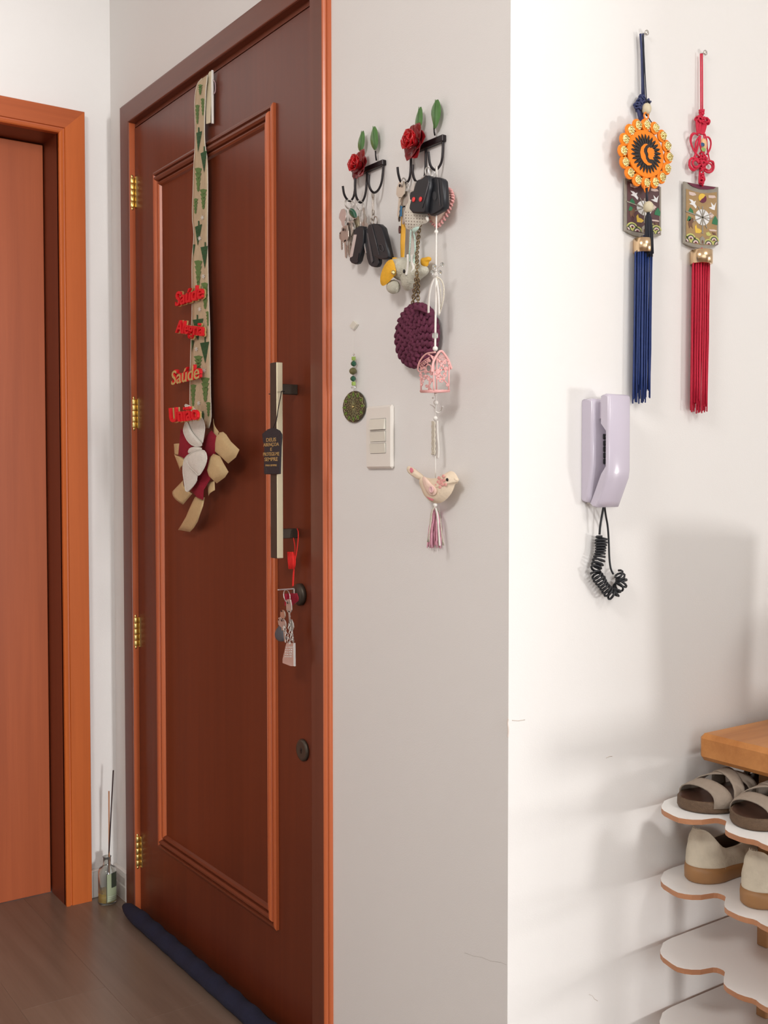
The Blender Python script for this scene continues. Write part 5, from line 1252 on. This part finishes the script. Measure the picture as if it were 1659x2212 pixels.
# --- blue knotted ornament (hangs behind the orange sun)
T = thing('norigae', 'blue knotted cord ornament with a maroon enamel plate and long blue tassel', 'wall ornament', B(1388, 870, 0))
def bl_(x, y, o=.008): return B(x/4.337+1300, y/4.337+50, o)
MB().tube(smooth_path([bl_(362, 100), bl_(375, 300), bl_(380, 680)], 1), .0020, 6).build('hanging_cord', NAVYC, T); MB().tube(smooth_path([bl_(385, 100), bl_(392, 250), bl_(390, 680)], 1), .0016, 6).build('hanging_cord', NAVYC, T)
kn = MB()
for (x, y) in ((375,700),(350,730),(365,745),(395,740),(430,745),(330,770),(360,780),(345,800)): knotball(kn, x, y, .0050, 3, bl_, .010, .0017)
for d in (0, 1, 2, 3): kn.tube(smooth_path([bl_(335+d*14, 780, .010), bl_(345+d*12, 840, .010), bl_(362+d*8, 915, .010)]), .0026, 6)
kn.build('upper_knot', NAVYC, T)
bx = [(1350.5,385),(1428,404),(1428,508),(1420,511),(1408,513),(1390,515),(1372,509),(1360,503),(1350.5,498)]
MB().prism([B(x, y, .006) for x, y in bx], (.003, 0, 0), 0).build('plate_frame', PLT, T)
picture(T, frame([(1350.5,376), (1428,393), (1428,511), (1350.5,501)], .006), PBK1, hide=True)
cap(T, 1374, 1403, 516, 547, .0140, CAPM)
MB().tube([B(1392, 508, .008), B(1390, 518, .010)], .0016, 6).build('cord', NAVYC, T)
tassel(T, 1371.5, 1407, 546, 828, 872, .0145, BLUEC, 8)
# --- orange sun disc
T = thing('sun_medallion', 'orange sun medallion with gold studded petals and black crescent moon design', 'wall ornament', B(1400, 552, .01))
def s(x, y, o=.024): return B(x/10.053+1320, y/10.053+200, o)
os_ = .022
cen = s(760, 1330, os_); RZ = abs(s(760, 820, os_).z-s(760, 1845, os_).z)/2; RY = abs(s(1155, 1330, os_).y-s(365, 1330, os_).y)/2
def d(u, v, h=0): return cen+YY*u*RY+UP*v*RZ+NB*h
circ = lambda r_, n=40: [(r_*math.cos(2*PI*i/n), r_*math.sin(2*PI*i/n)) for i in range(n)]
MB().prism([d(u, v) for u, v in circ(1.0)], (.004, 0, 0), .0008).build('orange_disc', ORNG, T)
MB().prism([d(u, v, -.004) for u, v in circ(1.10)], (.003, 0, 0), .0005).build('back_disc', BLK, T)
fm = MB(); n = 26
pts = []
for i in range(n):                        # flames around the ring
    a0 = 2*PI*i/n+.1
    base0, base1, tip, m1, m2 = (.60, a0), (.60, a0+2*PI/n), (.83, a0+.30), (.74, a0+.05), (.74, a0+.19)
    pol = lambda q: (q[0]*math.cos(q[1]), q[0]*math.sin(q[1]))
    pts += [pol((.62, a0-.01)), pol((.70, a0+.06)), pol((.77, a0+.02)), pol((.86, a0+.10)), pol((.78, a0+.14)), pol((.70, a0+.19))]
inner = [(-.30+.66*math.cos(a)*.0, 0) for a in (0,)]
N_ = len(pts); vs = [d(u*.98, v*.98, .0006) for u, v in pts]+[d(.44*u/math.hypot(u, v)+.02, .44*v/math.hypot(u, v)*1.02, .0006) for u, v in pts]
fm.add(vs, [(i, (i+1) % N_, N_+(i+1) % N_, N_+i) for i in range(N_)], 0, False)
fm.build('black_flames', mat('matte_black_paint', (.018, .014, .014), .5), T, recalc=False)
# dark field between crescent and small sun
cr1 = [(-.30,.40),(-.18,.43),(0,.40),(.25,.38),(.45,.30),(.50,0),(.45,-.35),(.25,-.50),(.05,-.45),(-.10,-.40),(-.14,-.2),(-.18,0),(-.12,.2),(-.02,.38)]
MB().add([d(u, v, .0009) for u, v in [(.46*math.cos(a)+.02, .46*math.sin(a)) for a in [2*PI*i/30 for i in range(30)]]], [tuple(range(30))], 0, False).build('black_centre', MATS['matte_black_paint'], T, recalc=False)
cres = [s(x, y, os_) for x, y in ((790,1130),(740,1160),(700,1230),(700,1290),(735,1370),(745,1440),(790,1520),(880,1555),(840,1585),(780,1585),(700,1520),(640,1420),(618,1300),(640,1190),(700,1125),(750,1115))]
MB().add([p+NB*.0014 for p in cres], [tuple(range(len(cres)))], 0, False).build('orange_crescent', ORNG, T, recalc=False)
sun = [(790,1200)]; 
sp = [(820,1185),(840,1210),(880,1200),(890,1225),(925,1245),(915,1270),(940,1300),(915,1320),(940,1350),(915,1370),(930,1395),(895,1405),(905,1450),(920,1470),(870,1455),(820,1450),(790,1400),(795,1340),(770,1280),(780,1220)]
MB().add([s(x, y, os_)+NB*.0014 for x, y in sp], [tuple(range(len(sp)))], 0, False).build('small_sun', ORNG, T, recalc=False)
pc = [(770,700),(960,770),(1120,940),(1220,1160),(1260,1400),(1215,1650),(1105,1840),(950,1945),(765,1960),(575,1895),(415,1740),(305,1510),(265,1260),(305,1015),(425,820),(580,710)]
for i, (x, y) in enumerate(pc):
    c = s(x-8, y, os_-.001); rz = .0104; ry = .0104
    pt = MB().prism([c+YY*math.cos(a)*ry+UP*math.sin(a)*rz for a in [2*PI*k/20 for k in range(20)]], (.003, 0, 0), .0005).build('petal', ORNG, T)
    g = MB(); rnd = random.Random(i); c2 = s(x+6, y, os_-.001); base = (.0078, .0078)
    g.lathe([(.0076, 0), (.0074, .0018), (.004, .0024)], c2, NB, 12, sm=False)
    for k in range(9):
        a = k*2.4; r_ = .0019*math.sqrt(k)*1.05; g.ball(c2+YY*math.cos(a)*r_+UP*math.sin(a)*r_+NB*.0022, (.0018, .0020, .0020), nu=6, nv=4)
    g.build('gold_stud', GOLD, pt)
ring(MB(), s(762, 505, os_-.002), (1, 0, 0), .0052, .0013).build('top_ring', ORNG, T)
MB().tube(smooth_path([s(720, 2010, os_), s(715, 2080, os_), s(740, 2150, os_), s(755, 2170, os_)]), .0013, 6).build('lower_ring', ORNG, T); MB().tube(smooth_path([s(820, 2010, os_), s(826, 2070, os_), s(805, 2120, os_), s(800, 2150, os_)]), .0013, 6).build('lower_ring', ORNG, T)
def ribbed(x, y, f, o, R_, Hh):
    prof = []
    for k in range(17):
        t = -1+2*k/16; prof.append((R_*math.sqrt(max(.12, 1-t*t*.85))*(1+.05*math.cos(k*PI)), t*Hh))
    return MB().lathe(prof, f(x, y, o), UP, 20).build('ribbed_bead', CREAMB, T)
ribbed(770, 355, s, .018, .0078, .0088)
MB().tube(smooth_path([B(1389.5, 76, .010), B(1391, 110, .010), B(1394, 170, .012), B(1396, 205, .013), B(1396.5, 222, .015), s(770, 300, .018)]), .0009, 6).build('black_cord', BLKC, T)
MB().tube(smooth_path([B(1387.5, 76, .010), B(1389, 110, .010), B(1391.5, 170, .012), B(1393, 205, .013), B(1394.5, 222, .015)]), .0007, 6).build('black_cord', BLKC, T)
kk = MB(); 
def knb(mb, p, R_, n, rad): 
    for i in range(n):
        ax1 = Vector((rnd.uniform(-1, 1), rnd.uniform(-1, 1), rnd.uniform(-1, 1))).normalized(); u = ax1.orthogonal().normalized(); w_ = ax1.cross(u)
        mb.tube([p+(u*math.cos(t)+w_*math.sin(t))*R_ for t in [2*PI*k/9 for k in range(9)]], rad, 5, closed=True)
knb(kk, s(800, 225, .018), .0032, 4, .0011); knb(kk, s(790, 480, .018), .0022, 3, .0009)
kk.tube(smooth_path([s(790, 440, .018), s(800, 520, .020), s(850, 610, .018), s(900, 670, .016)]), .0009, 6); kk.build('black_knot', BLKC, T)
def p13(x, y, o=.024): return B(x/13.83+1330, y/13.83+370, o)
MB().tube([p13(925, 500), p13(930, 700), p13(950, 950)], .0020, 6).build('black_cord', BLKC, T)
ribbed(975, 1065, p13, .024, .0082, .0088)
rnd = random.Random(11); tt_ = MB()
top = p13(975, 1190, .024)
for i in range(40):
    a = i*2.4; r_ = math.sqrt((i+.5)/40); ze = B(1404, 552, .024).z+rnd.uniform(-.003, .003)
    tt_.tube([top+Vector((0, 0, .002)), top+Vector((math.cos(a)*r_*.005, math.sin(a)*r_*.0052, -.012)), Vector((top.x+math.cos(a)*r_*.006, top.y+math.sin(a)*r_*.0070+.0015, (top.z+ze)/2)), Vector((top.x+math.cos(a)*r_*.006, top.y+math.sin(a)*r_*.0074+.003, ze))], .0010, 5)
tt_.build('black_tassel', BLKC, T)
MB().tube(smooth_path([p13(1080, 1900, .020), p13(1110, 2000, .020), p13(1120, 2150, .020), B(1406, 552, .020)]), .0003, 4).build('loose_thread', BLKC, T)

# --- intercom
def ph(x, y, o=0.): return B(x/4.425+1220, y/4.425+820, o)
T = thing('intercom', 'lilac-white wall intercom handset with a black coiled cord', 'intercom', ph(375, 1225, 0))
def profile(y0, y1, prof, name, m, bev=.003):
    """extrude an (offset, z) profile between y0 and y1 with softened sides"""
    n = len(prof); c0 = sum(p[0] for p in prof)/n; c1 = sum(p[1] for p in prof)/n
    def sc(k): return [(c0+(p[0]-c0)*(1-k/ .02) if False else p[0]-(bev*.8 if p[0] > .004 and k else 0), p[1]+((bev*.7 if p[1] < c1 else -bev*.7) if k else 0)) for p in prof]
    rings = [(y0, 1), (y0+bev*.35, .4), (y0+bev, 0), (y1-bev, 0), (y1-bev*.35, .4), (y1, 1)]; rows = []
    for yy, k in rings:
        rows.append([Vector((BX+(p[0]-(bev*k if p[0] > .004 else 0)), yy, p[1]+((bev*k*.7 if p[1] < c1 else -bev*k*.7)))) for p in prof])
    mb = MB().grid(rows, closed_u=True); N = len(prof); mb.f.append(list(range(N))[::-1]); mb.m.append(0); mb.s.append(False); mb.f.append([5*N+i for i in range(N)]); mb.m.append(0); mb.s.append(False)
    return mb.build(name, m, T)
yb0 = B(1259.5, 900, .003).y; yb1 = B(1340, 900, .02).y
zT = B(1262, 862, .003).z; zB = B(1258, 1080, .003).z
profile(yb0, yb1+.012, [(.0005, zT), (.020, zT), (.023, zT-.003), (.0235, zB+.055), (.016, zB+.006), (.013, zB-.004), (.002, zB-.003), (.0005, zB)], 'base_unit', LILAC, .004)
MB().bbox((BX+.0002, yb0+.012, zB-.0065), (BX+.012, yb0+.034, zB), .001).build('cord_socket', WPL, T)
yh0 = B(1313.5, 900, .050).y; yh1 = B(1362, 900, .050).y
zt2 = B(1340, 851, .050).z; zc = B(1340, 1030, .050).z; zb2 = B(1310, 1096, .028).z
profile(yh0, yh1, [(.0385, zt2-.001), (.043, zt2), (.048, zt2-.001), (.051, zt2-.004), (.0515, zc+.010), (.0495, zc-.003), (.033, zb2+.010), (.0285, zb2+.0005), (.022, zb2), (.0165, zb2+.004), (.0250, zb2+.020), (.0395, zc+.002), (.0492, zc+.014), (.0492, zt2-.056), (.0385, zt2-.044)], 'handset', LILAC, .0035)
MB().bbox((BX+.0225, yh0+.008, zt2-.040), (BX+.040, yh1-.008, zt2-.010), .002).build('cradle', LILAC, T)
MB().bbox((BX+.0145, yh0+.008, zb2+.012), (BX+.030, yh1-.008, zb2+.022), .002).build('cradle', LILAC, T)
for (x, y) in ((388,545),(390,608),(390,665),(390,725),(390,782)):
    c = ph(x, y, .0240); b_ = MB().bbox((c.x-.0008, c.y-.0060, c.z-.0042), (c.x+.0022, c.y+.0050, c.z+.0042), .0012).build('button', BPL, T)
    MB().lathe([(.0022, 0), (.0022, .0005)], c+NB*.0022, NB, 10).build('button_light', mat('grey_button_face', (.30, .30, .33), .4), b_)
cdm = MB()
s1 = smooth_path([ph(372, 1210, .022), ph(355, 1300, .018), ph(338, 1400, .016), ph(332, 1480, .014)])
s2 = smooth_path([ph(380, 1210, .022), ph(392, 1300, .016), ph(412, 1400, .012), ph(422, 1550, .010), ph(425, 1700, .010), ph(438, 1810, .012), ph(465, 1860, .014)])
cdm.tube(s1, .0019, 7); cdm.tube(s2, .0017, 7)
cdm.build('straight_cord', BPL, T)
cl = smooth_path([ph(352, 1500, .014), ph(345, 1600, .014), ph(335, 1700, .014), ph(305, 1780, .014), ph(285, 1840, .016), ph(325, 1900, .016), ph(360, 1955, .016), ph(400, 2010, .016), ph(455, 2065, .018), ph(480, 2040, .018), ph(500, 1990, .018), ph(545, 1960, .016), ph(540, 1900, .014), ph(510, 1850, .014)], 3)
D = [cl[0]]; 
for i in range(len(cl)-1):
    seg = cl[i+1]-cl[i]; n = max(1, int(seg.length/.0005)); D += [cl[i]+seg*(j/n) for j in range(1, n+1)]
hel = []; u = Vector((1, 0, 0)); ang = 0
for i in range(len(D)-1):
    t = (D[i+1]-D[i]).normalized() if (D[i+1]-D[i]).length > 1e-8 else t
    u = (u-t*u.dot(t)); u = u.normalized() if u.length > 1e-5 else t.orthogonal().normalized(); w_ = t.cross(u)
    f_ = i/len(D); ang += 2*PI/(9.5 if f_ < .45 else (13 if f_ < .62 else 11)) * (1+.15*math.sin(i*.05))
    R_ = .0082*(1+.10*math.sin(i*.11))
    hel.append(D[i]+u*math.cos(ang)*R_+w_*math.sin(ang)*R_)
MB().tube(hel, .0019, 6, cap=True).build('coiled_cord', BPL, T)

# ================================================================== SHOE RACK
HS = [.606, .483, .360, .238, .116]
ox = [hp for hp in cr([(600,1135),(520,1170),(465,1210),(447,1250),(452,1290),(480,1330),(520,1360),(580,1405),(640,1440),(720,1460),(800,1470),(900,1470),(980,1455),(1040,1445),(1085,1448),(1120,1460),(1160,1480),(1175,1500),(1170,1525),(1163,1560),(1160,1600),(1165,1630),(1200,1670),(1250,1700),(1320,1740),(1400,1770),(1480,1790),(1560,1800),(1640,1803)], 5.2, 1340, 1812)]
sh0 = [ZP(x, y, .360) for x, y in ox]
xmid = -1.035+.0                         # middle of the second lobe; the rest mirrors out of frame
xw0 = BX+.006
lobes = [(p.x, p.y) for p in sh0]
xm = -1.000
mir = [(2*xm-x, y) for x, y in lobes[::-1] if x < xm-.002]
lobes = [(xw0, 1.462), (xw0+.0015, 1.447), (xw0+.0045, 1.432)]+[q for q in lobes[2:]]
base_out = [q for q in lobes if q[0] < xm]+mir
yback = 1.86
xw = BX+.006
outl2 = [(max(x, xw), y) for x, y in base_out]
T = thing('shoe_rack', 'white scalloped shoe rack with wooden posts standing against the right wall', 'shoe rack', (xm, 1.65, 0))
TOPW = mat('white_laminate', (.90, .885, .86), .38, var=.015, scale=5); EDGEW = wood('plywood_edge', (.40, .17, .08), (.55, .26, .13), rough=.55, stretch=(20, 20, 60))
for h in HS:
    P = [Vector((x, y, h)) for x, y in outl2]+[Vector((2*xm-xw, 1.47, h)), Vector((2*xm-xw, yback, h)), Vector((xw, yback, h)), Vector((xw, 1.475, h))]
    seen = []; 
    for p in P:
        if not seen or (p-seen[-1]).length > .0015: seen.append(p)
    MB().prism(seen, (0, 0, .0085), 0, mi=0, mi_side=1).build('shelf', [TOPW, EDGEW], T)
pp = ZP(1647, 2045, .360)
for py_ in (pp.y+.008, pp.y+.25):
    for a, b in zip([.670]+HS, HS+[0.0]):
        top_ = a if a == .670 else a-.0085
        if b == 0.0: b = -.0
        for px_ in (pp.x, 2*xm-pp.x): MB().bbox((px_-.0105, py_-.0105, b+(.0 if b == 0 else .0002)), (px_+.0105, py_+.0105, top_-.0002), .002).build('post', RODW, T)
# bench top
T = MB().bbox((-1.198, 1.500, .670), (-.785, 1.98, .717), .008)
T = T.build('bench_top', BENCHW); tag(T, 'thick light-brown wooden seat slab lying on top of the shoe rack', 'bench')
# unseen stand-in added on the bench to cast the soft shadow on the wall
bk = MB(); bxx, byy = -.985, 1.715
bk.lathe([(.085, .0), (.098, .004), (.112, .29), (.114, .30), (.108, .30), (.094, .012), (.002, .010)], (bxx, byy, .7175), UP, 28)
tag(bk.build('shadow_caster', mat('grey_shadow_caster', (.35, .33, .31), .9, bump=.4)), 'tall grey shadow caster added on the wooden bench, beyond the right edge', 'shadow caster')

# ------------------------------------------------------------------ shoes
SUEDE = mat('taupe_suede', (.33, .27, .215), .9, var=.10, scale=120, bump=.4)
SUEDE2 = mat('taupe_suede_inside', (.20, .16, .13), .9, var=.10, scale=120)
FBED = mat('brown_footbed', (.085, .040, .026), .38, var=.3, scale=50)
CORK = mat('cork_sole', (.12, .070, .038), .6, var=.35, scale=160, bump=.5)
CANV = mat('cream_canvas', (.62, .55, .43), .9, var=.14, scale=55, bump=.6)
RUBB = mat('tan_rubber', (.34, .17, .065), .5, var=.08, scale=40)
LIN = mat('shoe_lining', (.16, .115, .085), .9, var=.2)
def foot(s_, Lf, W_, left):
    """half widths (inner, outer) along the foot, s_ 0 = heel, 1 = toe"""
    tab = [(0, .06), (.03, .42), (.08, .62), (.2, .74), (.35, .70), (.5, .74), (.65, .92), (.75, .99), (.80, 1.0), (1.0, 1.0)]
    if s_ > .80: return W_/2*1.0*math.sqrt(max(0, 1-((s_-.80)/.20)**2))
    if s_ < .15: return W_/2*.70*math.sqrt(max(0, 1-((.15-s_)/.15)**2))
    for (a, b), (c, d_) in zip(tab, tab[1:]):
        if s_ <= c: return (b+(d_-b)*(s_-a)/(c-a))*W_/2
    return tab[-1][1]*W_/2
def sandal(label, xc, ytoe, zb, mirror, ang):
    """toe points towards -y"""
    Lf, W_ = .245, .094
    ca, sa = math.cos(ang), math.sin(ang)
    def F(l, w, h):          # l from toe backwards, w across, h up
        w2 = w+mirror*.010*math.sin(PI*min(1, l/Lf))
        return Vector((xc+w2*ca+l*sa, ytoe+l*ca-w2*sa, zb+.0004+h))
    T = thing('sandal', label, 'sandal', F(Lf/2, 0, 0), 'taupe sandals on the top tier')
    def hh(l): return .014+.012*max(0, (l/Lf-.35))          # a slight wedge
    ls = [0, .0004, .0015, .0035, .0065, .011, .017, .025, .035, .05, .08, .12, .16, .195, .215, .228, .237, .242, .2445, .245]
    rows = []
    for l in ls:
        w = foot(1-l/Lf, Lf, W_, 0); t = hh(l)
        rows.append([F(l, -w*.93, .001), F(l, -w, .004), F(l, -w*1.0, t*.6), F(l, -w*.98, t+.003), F(l, -w*.90, t+.006), F(l, -w*.82, t+.0045), F(l, -w*.5, t-.001), F(l, 0, t-.002), F(l, w*.5, t-.001), F(l, w*.82, t+.0045), F(l, w*.90, t+.006), F(l, w*.98, t+.003), F(l, w, t*.6), F(l, w, .004), F(l, w*.93, .001)])
    sb = MB().grid(rows, closed_u=True)
    for i in range(len(ls)-1):
        for k in (5, 6, 7, 8): pass
    so = sb.build('sole', CORK, T)
    rows = []
    for l in ls[3:-3]:
        w = foot(1-l/Lf, Lf, W_, 0); t = hh(l); k_ = 1-.10*0
        rows.append([F(l, q*w*.86, t+(.0055 if abs(q) == 1 else (.0015 if abs(q) > .6 else -.0006))) for q in (-1, -.7, -.35, 0, .35, .7, 1)])
    MB().sheet(rows, .001).build('footbed', FBED, T)
    def strap(lA, lB, wA, ht, name='strap', m=SUEDE, side0=1.02, tw=0.0, w0=-1, w1=1, hs=None):
        """band from the left edge at l=lA to the right edge at l=lB"""
        rows = []
        for i in range(13):
            t = i/12; row = []
            for j in range(6):
                v = j/5-.5; l = lA*(1-t)+lB*t+v*wA*(1-.12*math.sin(PI*t)); w = foot(1-max(0, min(Lf, l))/Lf, Lf, W_, 0)*side0
                a = PI*(1-t); x_ = math.cos(a); yv = math.sin(a)
                hgt = ht(l) if callable(ht) else ht
                row.append(F(l, w*(w0+(w1-w0)*(x_+1)/2), .010+(hgt)*(yv**.62)))
            rows.append(row)
        return MB().sheet(rows, .0018).build(name, m, T)
    strap(.046, .036, .032, lambda l: .026+.22*max(0, l-.02), 'front_strap')
    strap(.062, .120, .026, lambda l: .036+.16*max(0, l-.05), 'cross_strap')
    strap(.118, .066, .028, lambda l: .038+.16*max(0, l-.05), 'cross_strap')
    # ankle strap and heel counter
    rows = []
    for i in range(17):
        a = PI*(1.0*i/16)+PI*.0; row = []
        for j in range(4):
            z = .040+j*.005
            row.append(F(.205-.085*math.cos(a*2-PI)*0-.0+(-.055*math.cos(PI*(i/16*2-1)/1.0)*0), 0, z))
        rows.append(row)
    rows = []
    for i in range(25):
        a = 2*PI*i/24; rows.append([F(.195+.046*math.cos(a), .031*math.sin(a), .041+.0045*j+.004*max(0, -math.cos(a))) for j in range(4)])
    MB().sheet(rows, .0018).build('ankle_strap', SUEDE, T)
    for sg in (-1, 1):
        MB().sheet([[F(.165+.012*j+.03*(i/5), sg*(.034-.002*i/5), .014+.034*i/5) for j in range(3)] for i in range(6)], .0018).build('side_strap', SUEDE, T)
    rows = []
    for i in range(13):
        a = -PI*.42+PI*.84*i/12; rows.append([F(.200+.042*math.cos(a), .033*math.sin(a), .018+.038*j/4) for j in range(5)])
    MB().sheet(rows, .002).build('heel_counter', SUEDE, T)
    c = F(.19, mirror*.032, .050); bkm = MB(); ring(bkm, c, (1, 0, .2), .006, .0012, 12); bkm.build('buckle', CHROME, T)
    return T
xs1 = -1.156; xs2 = -1.045
s1o = ZP(1499, 1762, HS[0]); s2o = ZP(1609, 1799, HS[0])
sandal('taupe suede sandal on the top tier, nearest the wall', xs1, 1.418, HS[0], 1, .03)
sandal('taupe suede sandal on the top tier, cut by the right edge', xs2, 1.418, HS[0], -1, .02)
def espadrille(label, xc, yheel, zb, ang):
    Lf, W_ = .235, .090; ca, sa = math.cos(ang), math.sin(ang)
    def F(l, w, h): return Vector((xc+w*ca+l*sa, yheel+l*ca-w*sa, zb+.0004+h))
    T = thing('slip_on_shoe', label, 'shoe', F(Lf/2, 0, 0), 'cream slip-on shoes on the second tier')
    n = 48; ths = [2*PI*i/n for i in range(n)]
    def base(th, k=1.0):
        l = Lf/2-math.cos(th)*Lf/2; s_ = l/Lf
        w = foot(max(.0, min(1, s_)), Lf, W_, 0); 
        # smoother rounded heel
        if s_ < .2: w = W_/2*.76*math.sqrt(max(0, 1-((.2-s_)/.2)**2))
        if s_ > .8: w = W_/2*.98*math.sqrt(max(0, 1-((s_-.8)/.2)**2))
        return l, w*(1 if math.sin(th) >= 0 else -1)
    rowsS = [[], [], [], []]
    for th in ths:
        l, w = base(th); s_ = l/Lf; t = .027-.009*min(1, s_*1.3)
        cl_, k = Lf/2, 1
        rowsS[0].append(F(cl_+(l-cl_)*.965, w*.93, 0)); rowsS[1].append(F(cl_+(l-cl_)*1.0, w*1.0, .004)); rowsS[2].append(F(cl_+(l-cl_)*1.005, w*1.01, t*.7)); rowsS[3].append(F(cl_+(l-cl_)*.995, w*.985, t+.001))
    sm_ = MB().grid(rowsS, closed_u=True); sm_.f.append(list(range(n))[::-1]); sm_.m.append(0); sm_.s.append(False); sm_.f.append([3*n+i for i in range(n)]); sm_.m.append(0); sm_.s.append(False)
    sm_.build('rubber_sole', RUBB, T)
    def top(th):
        c = math.cos(th)                         # 1 = heel
        l = .078-.066*c; w = .0245*(math.sin(th)); q_ = min(1, max(0, (c-.25)/.70)); h = .052+.036*q_*q_*(3-2*q_)+.010*max(0, -c)**1.5
        return l, w, h
    rows = []
    K = 9
    for j in range(K+1):
        t = j/K; row = []
        for th in ths:
            l0, w0 = base(th); l0 = Lf/2+(l0-Lf/2)*.985; w0 *= .97; s_ = l0/Lf; h0 = .026-.009*min(1, s_*1.3)
            l1, w1, h1 = top(th)
            # control point keeps the wall upright before it leans in
            cl_, cw_, chh = l0*.75+l1*.25, w0*.97+w1*.03, h0+(h1-h0)*(.75 if math.cos(th) > -.2 else .62)
            a_, b_, c_ = (1-t)**2, 2*t*(1-t), t*t
            wr = .0008*math.sin(th*9+t*14)
            row.append(F(a_*l0+b_*cl_+c_*l1, a_*w0+b_*cw_+c_*w1+wr, a_*h0+b_*chh+c_*h1))
        rows.append(row)
    MB().grid(rows, closed_u=True).build('canvas_upper', CANV, T, recalc=False)
    rows = []
    for j in range(4):
        t = j/3; row = []
        for th in ths:
            l1, w1, h1 = top(th); k = 1-.10*(1-abs(1-2*t)); 
            row.append(F(.078+(l1-.078)*(.97-.05*t), w1*(.95+.05*t), h1*(1-t)+.022*t-.0004))
        rows.append(row)
    li = MB().grid(rows, closed_u=True); li.f.append([3*n+i for i in range(n)]); li.m.append(0); li.s.append(False)
    li.build('lining', LIN, T, recalc=False)
    tp = [F(*top(th)) for th in ths]
    MB().tube(tp, .0011, 6, closed=True).build('topline_binding', CANV, T)
    # a stitched wrinkle and frayed threads at the heel
    fr2 = MB(); rnd = random.Random(3)
    for i in range(10):
        th = rnd.uniform(-.5, .5); l1, w1, h1 = top(th); p = F(l1, w1, h1); fr2.tube([p, p+Vector((rnd.uniform(-.003, .003), rnd.uniform(-.004, .001), rnd.uniform(.001, .005)))], .0003, 4)
    fr2.build('frayed_threads', CANV, T)
    # folded tongue at the front of the opening
    MB().pillow([F(.120+l, w, .058+.10*l) for l, w in ((0,-.020),(.03,-.018),(.045,0),(.03,.018),(0,.020),(-.012,0))], UP, .004, .002).build('tongue', LIN, T)
    return T
espadrille('cream canvas slip-on shoe on the second tier, nearest the wall', -1.155, 1.430, HS[1], .02)
espadrille('cream canvas slip-on shoe on the second tier, cut by the right edge', -1.034, 1.418, HS[1], -.01)
